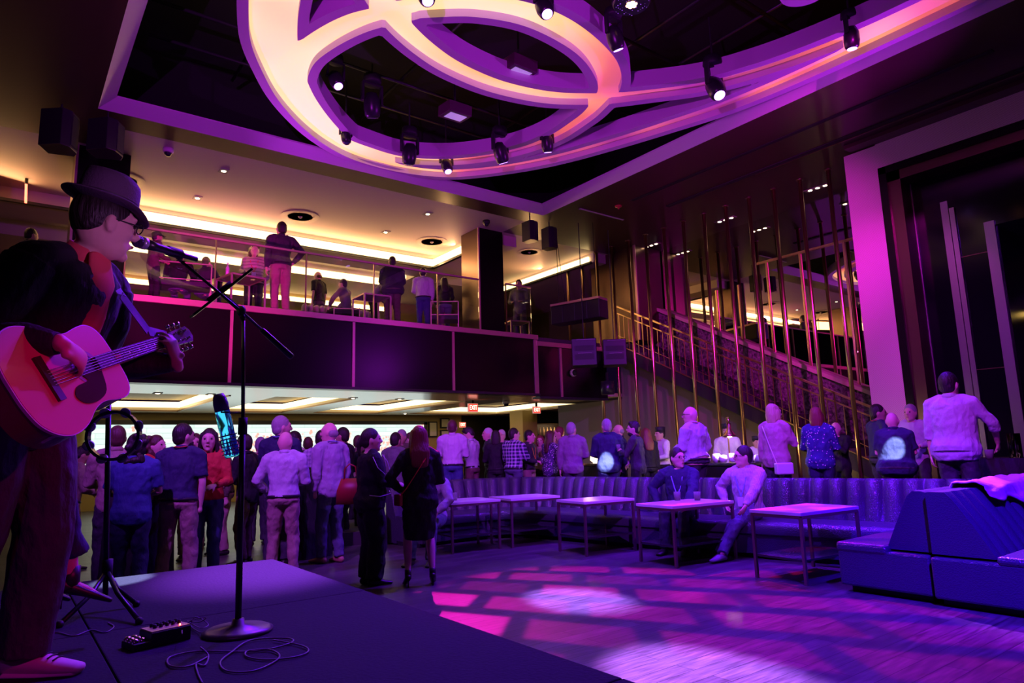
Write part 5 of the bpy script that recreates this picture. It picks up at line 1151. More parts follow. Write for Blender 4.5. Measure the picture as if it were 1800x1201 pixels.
# ---- crowd behind the bench
C_ = [
 dict(label='man in fine checked shirt and jeans seen from behind, left of the bench crowd', px=795, py=738, r=12.5, turn=-6, top='stripe', pants='jeans', hc='brown', arms=('bent', 'bent'), fat=1.12),
 dict(label='man in pale shirt and brown belt looking down to the left', px=830, py=750, r=13.1, turn=55, top='lightshirt', pants='brownpants', hc='dark', arms=('chest', 'bent'), pitch=32, yaw=25, lean=4, skin='fair', hair='quiff'),
 dict(label='white haired woman with glasses in dark clothes under the gold column', px=862, py=752, r=14.3, turn=100, top='charcoal', pants='black', hair='short', hc='white', fem=True, skin='pink'),
 dict(label='silver haired person with glasses beside the white haired woman', px=884, py=755, r=14.9, turn=150, top='grey', pants='black', hair='short', hc='white', glasses=True, skin='pink'),
 dict(label='woman with black bobbed hair and black top seen from behind', px=872, py=768, r=12.9, turn=0, top='black', pants='black', hair='bob', hc='dark', fem=True, arms=('bent', 'bent'), H=1.58),
 dict(label='man in blue and white plaid shirt and pale jeans, profile right', px=902, py=752, r=12.5, turn=-38, top='plaidblue', pants='denim', hc='dark', yaw=-30, arms=('bent', 'chest'), fat=1.15),
 dict(label='man in dark jacket with large name badge holding a drink', px=928, py=756, r=13.0, turn=-118, top='charcoal', pants='khaki', hc='dark', skin='pink', lanyard='r', arms=('bent', 'bent'), drink=1, fat=1.1, yaw=20),
 dict(label='woman with wavy purple lit hair in speckled blouse, profile right', px=966, py=757, r=12.7, turn=-50, top='speckle', pants='black', hair='long', hc='brown', fem=True, yaw=-25, arms=('bent', 'bent'), untucked=True),
 dict(label='reddish haired person half hidden beside the wavy haired woman', px=951, py=765, r=13.8, turn=170, top='tan', pants='black', hair='long', hc='auburn', fem=True),
 dict(label='grey haired man in purple blazer seen from behind', px=1006, py=742, r=12.1, turn=-6, top='blazer', pants='charcoal', hair='short', hc='grey', arms=('down', 'bent'), untucked=True, yaw=-25, fat=1.12),
 dict(label='ginger haired person left of the man in purple blazer', px=988, py=750, r=13.9, turn=90, top='pinkshirt', pants='black', hair='short', hc='auburn'),
 dict(label='man in navy blazer with a pale beam of light across his back', px=1069, py=736, r=11.8, turn=8, top='navy', pants='navy', hair='short', hc='grey', arms=('bent', 'bent'), untucked=True, fat=1.2, yaw=20),
 dict(label='pink faced balding man looking left behind the bearded man', px=1094, py=745, r=13.2, turn=80, top='navy', pants='black', hair='fringe', hc='grey', skin='pink', yaw=10),
 dict(label='bearded man in dark jacket facing left with a small glass', px=1121, py=740, r=11.5, turn=72, top='charcoal', pants='black', hair='quiff', hc='dark', beard='dark', arms=('chest', (.25, .25, 1.0, (1, -.5, 0))), drink=0, lanyard='r', untucked=True, yaw=12),
 dict(label='woman with long auburn hair behind the bearded man', px=1139, py=752, r=12.7, turn=30, top='black', pants='black', hair='long', hc='auburn', fem=True),
 dict(label='bald heavy man in pale shirt with red lanyard standing behind seated man', px=1224, py=713, r=11.0, turn=58, top='lightshirt', pants='charcoal', hair='none', skin='pink', fat=1.42, lanyard='r', yaw=28, arms=('bent', (.2, .1, .95, (1, -.6, 0))), glasses=True),
 dict(label='blonde woman in rose top with pale purse, looking right', px=1364, py=710, r=11.2, turn=-28, top='rose', pants='charcoal', hair='bob', hc='blond', fem=True, yaw=-30, arms=('down', 'chest'), untucked=True, fat=1.12),
 dict(label='dark haired woman in dotted navy blouse with flower band, back turned', px=1441, py=716, r=11.3, turn=-10, top='dots', pants='navy', hair='bob', hc='auburn', fem=True, fat=1.15, arms=('bent', 'bent'), untucked=True, skin='tan', sleeve='long'),
 dict(label='small balding man in dark suit with hand to his face', px=1477, py=741, r=12.6, turn=150, top='black', pants='black', hair='fringe', hc='grey', skin='pink', arms=('phone', 'bent'), untucked=True),
 dict(label='man in navy polo with red lanyard right of the dark stair end', px=1546, py=710, r=11.7, turn=-60, top='navy', pants='charcoal', hc='dark', skin='tan', sleeve='short', lanyard='r', yaw=-20, arms=('bent', (.26, .05, .9, (1, -.6, 0)))),
 dict(label='bald man in navy polo with a pale light streak on his broad back', px=1574, py=722, r=10.5, turn=-5, top='navy', pants='charcoal', hair='none', skin='pink', sleeve='short', fat=1.55, arms=('bent', 'bent'), lean=8, untucked=True),
 dict(label='man in pale jacket facing the stage between the two big backs', px=1611, py=710, r=12.4, turn=165, top='lightshirt', pants='charcoal', hc='grey', skin='fair', arms=('bent', 'bent'), untucked=True, yaw=-10),
 dict(label='tallest man in lilac shirt leaning to the bar table at far right', px=1681, py=652, r=9.85, turn=-18, top='lightshirt', pants='charcoal', hair='short', hc='dark', skin='fair', fat=1.32, sleeve='rolled', arms=('down', (.30, .30, 1.0, (.8, -.5, .3))), yaw=-12, untucked=True, lean=3),
]
INFO = {}
for d in C_:
    l = d.pop('label'); d['z0'] = ZP; INFO[l[:22]] = person(l, d.pop('px'), d.pop('py'), d.pop('r'), d.pop('turn'), **d)
# purse of the blonde woman
bl = INFO['blonde woman in rose top with pale purse'[:22]]; c = atD(1378, 824, 10.9)
t = thing('shoulder_bag', 'small pale purse on a thin strap beside the blonde woman', 'handbag', c)
MB().obox(c, (.11, -.07, 0), (.03, .045, 0), (0, 0, .085)).build('pouch', mat('pale leather', (.8, .74, .8), .45), t, bevel=.02)
MB().tube([c+Vector((-.09, .05, .07)), c.lerp(bl['T'](-.12, -.13, 1.3), .7), bl['T'](-.12, -.13, 1.42)], .006, 6).build('strap', mat('pale leather'), t)
# two seated men at the low table
s1 = person('seated man in navy pullover with lanyard and glasses looking right', 1193, 782, 9.8, 165, top='navy', pants='charcoal', seat=.44, H=1.78, hc='dark', skin='fair', glasses=True, yaw=52, arms=('knee', (.3, .1, 1.0, (1, -.4, 0))), lanyard='b', lean=4, fat=1.2, hair='short')
s2 = person('seated man in striped lilac shirt with badge and crossed ankles looking left', 1310, 782, 9.45, 150, top='stripe', pants='denim', seat=.44, H=1.78, hc='dark', skin='fair', glasses=True, yaw=-45, arms=('knee', (.3, .05, 1.0, (1, -.3, 0))), lanyard='b', lean=2, fat=1.15,
            ankles=((.06, .66, .09), (-.02, .74, .09)), hair='short', shoes=mat('grey trainer', (.3, .28, .33), .6))
# cooks and hot counter
for (px, py, r, turn, l) in ((1166, 752, 13.5, 120, 'cook in white coat and black cap looking left'), (1281, 746, 13.6, 172, 'cook in white coat and black cap behind the heat lamp'), (1330, 768, 13.9, 200, 'third cook in white coat mostly hidden by the blonde woman')):
    person(l, px, py, r, turn, z0=ZP, top='white', pants='black', cap='chef', hair='short', hc='dark', skin='tan', arms=('bent', 'bent'), sleeve='long')
def counter(x0, x1, y0, y1, label):
    t = thing('serving_counter', label, 'counter', ((x0+x1)/2, (y0+y1)/2, ZP)); bx((x0, y0, ZP), (x1, y1, 1.05)).build('base', black, t); bx((x0-.03, y0-.03, 1.05), (x1+.03, y1+.03, 1.09)).build('worktop', chrome, t)
p = plan(1285, 12.2, 0); counter(p.x-.3, p.x+.3, p.y-.75, p.y+.6, 'black serving counter with steel top in front of the cooks')
t = thing('heat_lamp', 'brass dome heat lamp glowing over white plates before the middle cook', 'lamp', (p.x, p.y, 1.09)); c = atD(1291, 785, math.sqrt(12.2**2+.1))
c = Vector((p.x, p.y, 1.52)); MB().lathe([(.03, .22), (.04, .12), (.10, .04), (.12, 0)], c, 20).build('shade', brass, t, True); MB().ell(c+Vector((0, 0, .03)), (.06, .06, .04), 12, 8).build('bulb', mat('hot lamp', (1, .8, .6), emit=(1, .75, .45), es=12), t, True)
MB().tube([(c.x+.1, c.y+.1, 1.09), (c.x+.1, c.y+.1, 1.85), (c.x, c.y, 1.85), (c.x, c.y, 1.74)], .012, 8).build('arm', brass, t, True)
l = bpy.data.lights.new('heat_lamp_light', 'POINT'); l.energy = 60; l.color = (1, .72, .45); l.shadow_soft_size = .05; o = link(bpy.data.objects.new('heat_lamp_light', l)); o.location = (c.x, c.y, 1.5)
plate = mat('white plate', (.9, .88, .85), .3)
for k in range(7):
    yy = p.y-.55+.17*k; t = thing('plate_stack', 'stack of white cones and plates glowing under the heat lamp', 'plates', (p.x-.05+.05*(k % 2), yy, 1.09), group='white dishes under the heat lamp')
    MB().lathe([(.05, 0), (.075, .04+.02*(k % 3)), (.06, .12+.03*(k % 2)), (.001, .13)], (p.x-.05+.05*(k % 2), yy, 1.09), 14).build('dish', plate, t, True)
p2 = plan(1047, 14.3, 0); counter(p2.x-.3, p2.x+.3, p2.y-.6, p2.y+.6, 'black serving counter glimpsed between the blazer man and the beam lit man')
t = thing('table_lantern', 'bright faceted lantern glowing between purple blazer man and navy blazer man', 'lamp', (p2.x, p2.y, 1.09))
MB().lathe([(.05, 0), (.12, .06), (.10, .2), (.05, .3), (.02, .32)], (p2.x, p2.y, 1.09), 8).build('glowing_glass', mat('lantern glow', (1, .8, .5), emit=(1, .78, .5), es=3), t)
l = bpy.data.lights.new('lantern_light', 'POINT'); l.energy = 12; l.color = (1, .7, .4); l.shadow_soft_size = .1; o = link(bpy.data.objects.new('lantern_light', l)); o.location = (p2.x-.3, p2.y, 1.5)
# draped cocktail tables
def draped(px, r, z0, h, rad, label):
    p = plan(px, r, z0); t = thing('cocktail_table', label, 'table', p); m = MB(); n = 72; P_ = [(0, 1.0), (.35, .98), (.8, 1.02), (1.0, 1.06)]
    for (f, q) in P_:
        for j in range(n):
            a = 2*pi*j/n; rr_ = rad*q*(1+.035*f*sin(a*14)); m.v.append((p.x+rr_*cos(a), p.y+rr_*sin(a), z0+h*(1-f)))
    for i in range(len(P_)-1):
        for j in range(n): k = (j+1) % n; m.f.append((i*n+j, (i+1)*n+j, (i+1)*n+k, i*n+k))
    m.f.append(tuple(range(n))); m.build('cloth', CL['black'], t, True); MB().lathe([(.03, 0), (.03, h-.02)], p, 12).build('post', black, t); return p
pt = draped(252, 8.9, 0, 1.08, .36, 'tall round table under a black cloth beside the blue t-shirt person'); tumbler(pt.x+.1, pt.y-.15, 1.08, 'small cup on the black table near the navy polo man')
draped(530, 10.4, 0, 1.1, .42, 'tall round table under a black cloth behind the bald man in pale shirt')
pt = draped(1765, 10.6, ZP, .93, .42, 'tall round table under a black cloth at the far right edge')
c = atD(1740, 806, 10.25); tumbler(c.x, c.y, ZP+.93, 'clear glass beside the arm of the tallest man', .05, .11)
c = plan(1786, 10.45, ZP+.93); t = thing('candle_glass', 'tall clear glass with a lit floating candle on the far right table', 'candle', c)
MB().lathe([(.07, 0), (.07, .3), (.066, .3), (.066, .01), (.001, .01)], c, 20).build('vase', glass_m, t, True); MB().lathe([(.06, .15), (.062, .19), (.03, .2)], c, 16).build('candle', mat('wax', (.8, .5, .6), .5, emit=(.9, .3, .5), es=.4), t, True)
MB().ell(c+Vector((0, 0, .22)), (.008, .008, .022), 8, 8).build('flame', mat('flame', (1, .6, .2), emit=(1, .55, .2), es=14), t, True)
MB().lathe([(.066, .01), (.066, .15), (.001, .15)], c, 16).build('water', mat('water', (.8, .8, .9), .05, trans=.9), t, True)
# garment over the sofa back
ca = [atY(1692, 842, 2.5), atY(1800, 838, 2.5)]
t = thing('draped_jacket', 'pale pink garment draped over the back of the right sofa', 'jacket', (7.9, 2.5, .94)); m = MB(); nx, nyy = 26, 20
xa, xb = 7.15, 9.3
for i in range(nx+1):
    x = xa+(xb-xa)*i/nx; f = i/nx
    for j in range(nyy+1):
        u = j/nyy; droop = .10+.22*f+.03*sin(i*.9)
        if u < .3: y = 2.66+.02; z = .955-(.3-u)/.3*.18
        elif u < .6: y = 2.66-(u-.3)/.3*.22; z = .965+.02*sin(pi*(u-.3)/.3)+.012*sin(i*1.1)
        else: w_ = (u-.6)/.4; y = 2.44-w_*.16*(droop/.3)-.03; z = .955-w_*droop
        m.v.append((x, y+.012*sin(i*.8+j*.5), z+.01*sin(j*1.3+i*.35)))
for i in range(nx):
    for j in range(nyy): a = i*(nyy+1)+j; m.f.append((a, a+nyy+1, a+nyy+2, a+1))
o = m.build('cloth', CL['rose'], t, True); so = o.modifiers.new('s', 'SOLIDIFY'); so.thickness = .012

# ---- people and furniture upstairs
ZB = LEDGE-.02
def rY(px, y): d = ray(px, 500); return y/d[1]*math.hypot(d[0], d[1])
U = [
 dict(label='man with cap and dark patterned jacket standing at the left of the balcony', px=250, py=403, r=rY(250, 14.7), turn=-70, top='olive', pants='black', hc='dark', cap='ball', skin='tan', arms=('bent', 'bent'), untucked=True),
 dict(label='tall man in dark shirt and khaki trousers standing with his back to the room', px=485, py=388, r=rY(485, 14.55), turn=12, top='charcoal', pants='khaki', hc='dark', arms=('down', 'hip'), feet=((-.09, 0), (.1, 0)), yaw=10),
 dict(label='woman with brown curls in striped top and red lanyard laughing on the balcony', px=436, py=430, r=rY(436, 16.0), turn=178, top='hstripe', pants='black', hair='curly', hc='brown', fem=True, fat=1.15, lanyard='r', arms=('hip', 'bent'), pitch=-8),
 dict(label='man in black polo facing left on the balcony', px=556, py=477, r=rY(556, 16.6), turn=50, top='black', pants='charcoal', sleeve='short', hair='fringe', hc='brown', arms=('down', 'down'), H=1.75),
 dict(label='grey haired man leaning right over the small balcony table', px=655, py=481, r=rY(655, 15.5), turn=-75, top='grey', pants='black', hc='grey', skin='pink', lean=25, arms=('fwd', 'fwd')),
 dict(label='broad man in dark jacket with back turned behind the glass rail', px=690, py=450, r=rY(690, 14.6), turn=5, top='jacket', pants='olive', hc='dark', fat=1.6, wide=1.15, arms=('bent', 'bent'), untucked=True, feet=((-.12, 0), (.12, 0))),
 dict(label='man in pale shirt and jeans with back turned left of the balcony column', px=746, py=470, r=rY(746, 14.9), turn=0, top='lightshirt', pants='jeans', hc='dark', fat=1.15, arms=('bent', 'down')),
 dict(label='man in grey jacket and pale shirt standing right of the balcony column', px=922, py=492, r=rY(922, 15.0), turn=165, top='grey', pants='charcoal', hc='dark', skin='tan', arms=('bent', 'bent'), untucked=True),
]
for d in U:
    l = d.pop('label'); d['z0'] = ZB; person(l, d.pop('px'), d.pop('py'), d.pop('r'), d.pop('turn'), **d)
US = [
 dict(label='seated person with black jacket, left of the couple on the brass sofa', px=296, py=444, r=rY(302, 14.95), turn=-10, top='black', pants='denim', hc='dark', arms=('knee', 'knee'), H=1.75),
 dict(label='seated person with dark grey jacket, right of the couple on the brass sofa', px=342, py=452, r=rY(322, 15.2), turn=-30, top='charcoal', pants='denim', hc='brown', arms=('knee', 'knee'), H=1.72),
 dict(label='seated dark haired person facing left behind the small balcony table', px=607, py=493, r=rY(607, 15.4), turn=60, top='grey', pants='black', hc='dark', arms=('knee', 'knee'), H=1.72),
 dict(label='seated woman with long dark hair in a brass chair by the column', px=786, py=483, r=rY(786, 14.95), turn=10, top='black', pants='denim', hair='long', hc='dark', fem=True, arms=('knee', 'knee'), H=1.7),
 dict(label='seated man at the far left edge of the balcony', px=8, py=396, r=rY(8, 14.9), turn=-60, top='charcoal', pants='black', hc='dark', arms=('knee', 'knee'), H=1.75),
]
for d in US:
    l = d.pop('label'); px, py, r = d.pop('px'), d.pop('py'), d.pop('r'); Ht = height_at(px, py, r, ZB); sc_ = d['H']/1.75; seat = max(.42, min(.75, Ht-.90*sc_))
    person(l, px, py, r, d.pop('turn'), z0=ZB, seat=seat, lean=8, **d)
def stool_box(px, r, sh_, w_, label, back=True, rz=None, brassy=copper):
    p = plan(px, r, ZB); t = thing('lounge_chair', label, 'chair', p, heading(p, 0) if rz is None else rz)
    MB().box((-w_/2, -.05, sh_-.14), (w_/2, .55, sh_-.03)).build('seat', CL['charcoal'], t, bevel=.02, local=True)
    m = MB()
    for sx in (-1, 1):
        m.bar((sx*w_/2, -.1, 0), (sx*w_/2, -.1, sh_+(.32 if back else 0)), .025); m.bar((sx*w_/2, .55, 0), (sx*w_/2, .55, sh_-.05), .025); m.bar((sx*w_/2, -.1, .12), (sx*w_/2, .55, .12), .02)
    m.bar((-w_/2, -.1, sh_-.02), (w_/2, -.1, sh_-.02), .02).bar((-w_/2, -.1, .12), (w_/2, -.1, .12), .02)
    if back: m.bar((-w_/2, -.1, sh_+.32), (w_/2, -.1, sh_+.32), .025)
    m.build('frame', brassy, t, local=True)
stool_box(308, rY(308, 14.6), .6, 1.0, 'brass framed sofa under the seated couple on the balcony'); stool_box(785, rY(785, 14.6), .5, .7, 'brass framed chair under the long haired woman by the column')
stool_box(607, rY(607, 15.2), .5, .6, 'brass framed chair under the dark haired person behind the small table', False); stool_box(8, rY(8, 14.6), .5, .6, 'brass framed chair at the left edge of the balcony', False)
def high_table(px, r, w_, h, label):
    p = plan(px, r, ZB); t = thing('side_table', label, 'table', p, heading(p, 25))
    MB().box((-w_/2, -w_/2, h-.03), (w_/2, w_/2, h)).build('tabletop', mat('dark table top', (.15, .1, .1), .4), t, local=True); m = MB()
    for a, b_ in (((-1, -1), (1, -1)), ((1, -1), (1, 1)), ((1, 1), (-1, 1)), ((-1, 1), (-1, -1))): m.bar((a[0]*w_/2, a[1]*w_/2, h-.02), (b_[0]*w_/2, b_[1]*w_/2, h-.02), .035)
    m.build('top_frame', copper, t, local=True)
    for sx in (-1, 1):
        for sy in (-1, 1): MB().bar((sx*w_/2, sy*w_/2, 0), (sx*w_/2, sy*w_/2, h-.04), .035).build('leg', copper, t, local=True)
    return p
pt = high_table(412, rY(412, 14.5), .72, .74, 'brass framed table before the laughing woman on the balcony'); high_table(652, rY(652, 14.45), .66, .68, 'brass framed table before the leaning grey haired man'); high_table(914, rY(914, 14.5), .55, .5, 'brass framed table right of the balcony column')
p = plan(387, rY(387, 14.5), ZB+.74); t = thing('water_bottle', 'small clear bottle standing on the balcony table', 'bottle', p)
MB().lathe([(.04, 0), (.042, .18), (.016, .24), (.016, .28), (.001, .28)], p, 14).build('glass_body', mat('frosted bottle', (.6, .6, .62), .2), t, True); MB().lathe([(.018, .27), (.018, .3), (.001, .3)], p, 10).build('cap', mat('white plastic'), t, True)
bb = plan(600, rY(600, 16.0), ZB); t = thing('balcony_banquette', 'ribbed grey upholstered banquette on the balcony', 'bench', bb)
m = MB()
for k in range(14): m.loft([((bb.x-1.0+.15*k, bb.y, ZB+.05), (.072, .12)), ((bb.x-1.0+.15*k, bb.y, ZB+.62), (.072, .1))], 12, True, side=(1, 0, 0), rnd=True)
m.build('backrest', mat('grey tufted fabric', (.3, .27, .25), .7), t, True)

# ================================================================== THE GUITARIST
GB = atR(122, 655, 2.72); GHd = atR(320, 590, 3.28)
HP = atR(186, 384, 2.95); _hd = heading(HP, -128); mp = Vector((HP.x, HP.y, SZ))-Vector((cos(_hd+pi/2), sin(_hd+pi/2), 0))*.30
ax = (GHd-GB).normalized(); tocam = (Vector((0, 0, CAMZ))-GB).normalized(); nrm = (tocam-ax*tocam.dot(ax)); nrm = (nrm.normalized()+Vector((0, 0, .18))).normalized(); nrm = (nrm-ax*nrm.dot(ax)).normalized(); wid = nrm.cross(ax)
if wid.z < 0: wid = -wid
def Gp(u, w_, n_): return GB+ax*u+wid*w_+nrm*n_
gt = thing('acoustic_guitar', 'pink lit acoustic guitar with dark pickguard played by the man in hat', 'guitar', GB)
half = [(-.245, 0), (-.243, .06), (-.225, .13), (-.18, .178), (-.12, .198), (-.05, .185), (.01, .152), (.05, .138), (.09, .136), (.14, .146), (.19, .148), (.225, .128), (.243, .09), (.248, .04), (.248, 0)]
half = catmull(half, 5); outl = half+[(u, -w_) for u, w_ in reversed(half[1:-1])]
def gprism(n0, n1, sc_=1.0, o=outl):
    m = MB(); k = len(o); m.v = [tuple(Gp(u*sc_, w_*sc_, n0)) for u, w_ in o]+[tuple(Gp(u*sc_, w_*sc_, n1)) for u, w_ in o]
    m.f = [tuple(range(k)), tuple(range(2*k-1, k-1, -1))]+[(i, k+i, k+(i+1) % k, (i+1) % k) for i in range(k)]; return m
gprism(-.105, -.004).build('body', mat('guitar side wood', (.25, .10, .06), .3, coat=.5), gt); gprism(-.012, -.001, 1.006).build('binding', mat('binding', (.7, .6, .65), .4), gt)
gprism(-.004, .0, .985).build('soundboard', mat('amber spruce top', (.72, .28, .15), .3, coat=.3), gt)
def gdisc(u, w_, r0, r1, n0, name, m_, seg=32):
    m = MB(); 
    for i in range(seg): a = 2*pi*i/seg; m.v += [tuple(Gp(u+r0*cos(a), w_+r0*sin(a), n0)), tuple(Gp(u+r1*cos(a), w_+r1*sin(a), n0))]
    for i in range(seg): j = (i+1) % seg; m.f.append((2*i, 2*i+1, 2*j+1, 2*j))
    m.build(name, m_, gt)
gdisc(.085, 0, .0005, .05, .0012, 'soundhole', black); gdisc(.085, 0, .052, .066, .0010, 'rosette', mat('rosette', (.3, .16, .12), .4))
pg = [(.14, -.03), (.11, -.10), (.05, -.125), (-.01, -.118), (-.035, -.085), (-.01, -.055), (.03, -.05), (.055, -.045), (.05, -.02)]
m = gprism(.0005, .003, 1.0, catmull([*pg, pg[0]], 4)); m.build('pickguard', mat('dark pickguard', (.05, .015, .015), .15), gt)
MB().obox(Gp(-.10, 0, .006), ax*.014, wid*.08, nrm*.006).build('bridge', mat('dark bridge wood', (.06, .03, .02), .4), gt)
MB().loft([(Gp(.235, 0, -.012), (.03, .024)), (Gp(.42, 0, -.012), (.026, .016)), (Gp(.625, 0, -.012), (.023, .015))], 14, True, side=wid).build('neck', mat('neck wood', (.3, .15, .09), .35), gt, True)
m = MB(); m.obox(Gp(.385, 0, .006), ax*.25, wid*.0265, nrm*.004); m.build('fretboard', mat('fretboard wood', (.06, .05, .08), .35), gt)
m = MB()
for k in range(1, 18): u = .635-.645*(1-2**(-k/12)); m.obox(Gp(u, 0, .0105), ax*.001, wid*.026, nrm*.0008)
m.build('frets', chrome, gt)
m = MB()
for k in (3, 5, 7, 9, 12): u = .635-.645*(1-2**(-(k-.5)/12)); m.obox(Gp(u, 0, .0103), ax*.003, wid*.003, nrm*.0005)
m.build('position_dots', badge_m, gt)
hs = [(.63, .024), (.66, .032), (.78, .038), (.80, .015), (.80, -.015), (.78, -.038), (.66, -.032), (.63, -.024)]
gprism(-.022, -.006, 1.0, hs).build('headstock', mat('headstock face', (.35, .16, .14), .3), gt)
for sg in (-1, 1):
    for k in range(3):
        u = .675+.04*k; MB().tube([Gp(u, sg*.03, -.014), Gp(u, sg*.058, -.014)], .0035, 8).tube([Gp(u, sg*.052, -.014), Gp(u, sg*.066, -.014)], .0085, 10).build('tuning_peg', chrome, gt, True)
        MB().tube([Gp(u, sg*.018, -.008), Gp(u, sg*.018, .008)], .004, 8).build('string_post', chrome, gt, True)
for k in range(6): w_ = (k-2.5)*.0076; MB().tube([Gp(-.10, w_*1.35, .013), Gp(.63, w_, .0125)], .0011, 5).build('string', mat('guitar string', (.8, .75, .8), .25, 1), gt)
# hands placed on strings and neck
wristR = Gp(.055-.085, .085, .06); wristL = Gp(.565, -.105, .004)
rd = (Gp(.075, -.035, .03)-wristR).normalized()
ginfo = person('guitarist in hat and dark jacket singing into a microphone on the stage', 60, 305, 2.45, -128, z0=SZ, top='jacket', pants='charcoal', hair='crop', hc='dark', skin='fair', H=(HP.z-SZ)/1.585*1.75, vox=.0065, loc=mp, rz=_hd, untucked=True, belt=False,
    arms=('bent', 'bent'), wrists=((wristL, Vector((-.1, .2, -1.0))), (wristR, Vector((-.5, -.1, -.9)))), hand_dirs=((( -wid*-.55+ax*.25+nrm*.0)+Vector((0, 0, .2)), -nrm*.9-wid*.2, .2), None),
    lean=21, yaw=60, pitch=0, wide=1.25, fat=1.12, glasses=True, collar=False, build_hands=False, feet=((-.13, -.02), (.10, -.16)), shoes=mat('pink canvas sneaker', (.75, .5, .5), .6), side_lean=0)
hb = MB(); hs_ = 1.06
# right hand over the sound hole: loose fist with fingers bent towards the strings
hand_mesh(hb, wristR, rd, nrm, 1, hs_, .75, fr=.0092, curls=(.62, .72, .8, .86), seg=12, thumb=tuple(rd*.75+ax*.62-nrm*.1))
hb.loft([(ginfo['el'][1].lerp(wristR, .6), (.036, .032)), (wristR, (.03, .024))], 14, True, rnd=True)
# left hand: palm below and behind the neck, fingers curl over the strings
upv = (wid*.95+nrm*.32-ax*.05).normalized()
hand_mesh(hb, wristL, upv, (nrm-wid*.3).normalized(), 1, hs_, .6, fr=.0092, curls=(.62, .6, .66, .7), seg=12, thumb=tuple(wid*.5-nrm*.8+ax*.2))
hb.loft([(ginfo['el'][0].lerp(wristL, .5), (.036, .034)), (wristL, (.029, .024))], 14, True, rnd=True)
MERGE_HANDS = (ginfo, hb)
# shirt front, hat, strap
Rh = ginfo['Rh']; HH = ginfo['Hd']; hx = Rh @ Vector((1, 0, 0)); hat = MB()
tl = Matrix.Rotation(radians(-4), 3, Rh @ Vector((1, 0, 0)))
hz = tl @ (Rh @ Vector((0, 0, 1))); hy = tl @ (Rh @ Vector((0, 1, 0))); hc0 = HH(0, -.005, .062)
def hp(a, ra, rb, z): return hc0+hx*ra*cos(a)+hy*rb*sin(a)+hz*z
n = 40; rings = []
prof = [(.078, .098, .0), (.1, .118, -.004), (.128, .152, -.010), (.131, .156, -.008), (.128, .152, -.004), (.1, .119, .004), (.088, .108, .010), (.086, .107, .05), (.083, .103, .10), (.078, .097, .124), (.058, .074, .130), (.025, .035, .112), (.001, .001, .108)]
for i, (ra, rb, z) in enumerate(prof):
    for j in range(n):
        a = 2*pi*j/n; zz = z
        if i in (1, 2, 3, 4, 5): k_ = (.4, 1, 1, 1, .4)[i-1]; zz += k_*(.022*abs(cos(a))**2.5+.03*max(0, -sin(a))**2-.022*max(0, sin(a))**2)
        if i >= 7: zz += -.022*max(0, sin(a))**1.5*(1 if i < 10 else .6); 
        pinch = 1-.16*(max(0, sin(a))**2)*abs(cos(a))*2 if 7 < i < 11 else 1
        hat.v.append(tuple(hp(a, ra*1.05*pinch, rb*1.03, zz)))
for i in range(len(prof)-1):
    for j in range(n): k = (j+1) % n; hat.f.append((i*n+j, i*n+k, (i+1)*n+k, (i+1)*n+j))
hat.build('hat', mat('felt hat', (.10, .06, .11), .9, bump=.2, bscale=120), ginfo['root'], True)
band = MB()
for z, q in ((.010, 1.015), (.036, 1.012)):
    for j in range(n): a = 2*pi*j/n; band.v.append(tuple(hp(a, .086*1.05*q, .106*1.03*q, z)))
for j in range(n): k = (j+1) % n; band.f.append((j, k, n+k, n+j))
band.build('hat_band', mat('hat band', (.03, .02, .035), .6), ginfo['root'], True)
GT = ginfo['T']; m = MB()
cs = [( .0, .08, 1.50, .055), (.0, .125, 1.42, .07), (.0, .150, 1.30, .06), (.0, .155, 1.15, .05), (.0, .15, 1.0, .05)]
m.loft([(GT(x, y-.015, z), (w_, .02)) for x, y, z, w_ in cs], 14, True, side=ginfo['W'].to_3x3() @ Vector((1, 0, 0)), rnd=True); m.build('shirt_front', mat('cloth red shirt', (.7, .08, .1), .8), ginfo['root'], True)
m = MB(); m.loft([(GT(0, -.012, 1.455), (.082, .078)), (GT(0, .002, 1.49), (.072, .072)), (GT(0, .006, 1.52), (.066, .068))], 18, False); o = m.build('shirt_collar', mat('cloth red shirt'), ginfo['root'], True); so = o.modifiers.new('s', 'SOLIDIFY'); so.thickness = .008
m = MB(); m.loft([(GT(0, -.03, 1.44), (.10, .085)), (GT(0, -.02, 1.475), (.092, .078)), (GT(0, -.018, 1.50), (.083, .074))], 18, False); o = m.build('jacket_collar', CL['jacket'], ginfo['root'], True); so = o.modifiers.new('s', 'SOLIDIFY'); so.thickness = .012
m = MB(); Sp = [GT(-.09, -.1, 1.44), GT(-.10, .0, 1.475), GT(-.09, .13, 1.40), (GT(-.12, .2, 1.30)*.55+Gp(.64, .03, -.02)*.45), Gp(.645, .02, -.018)]
for a, b_ in zip(Sp[:-1], Sp[1:]): m.bar(a, b_, .045, .004, up=nrm)
m.build('strap', mat('woven strap', (.35, .2, .4), .7), gt)
for i in (0, 1):   # laces and soles of the sneakers
    a = ginfo['an'][i]; W3 = ginfo['W'].to_3x3(); sg = (-1, 1)[i]; fd = W3 @ Vector((sg*.15, 1, 0)).normalized(); sd = fd.cross(Vector((0, 0, 1)))
    MB().loft([(a+fd*-.05+Vector((0, 0, -.085)), (.04, .012)), (a+fd*.08+Vector((0, 0, -.085)), (.05, .012)), (a+fd*.2+Vector((0, 0, -.085)), (.038, .012))], 16, True, side=sd, rnd=True).build('sole', mat('pale rubber', (.8, .65, .7), .6), ginfo['root'], True)
    m = MB()
    for k in range(5): q = a+fd*(.05+.02*k)+Vector((0, 0, -.003-.008*k)); m.tube([q-sd*.03, q+Vector((0, 0, .004)), q+sd*.03], .003, 6)
    m.build('laces', black, ginfo['root'], True)
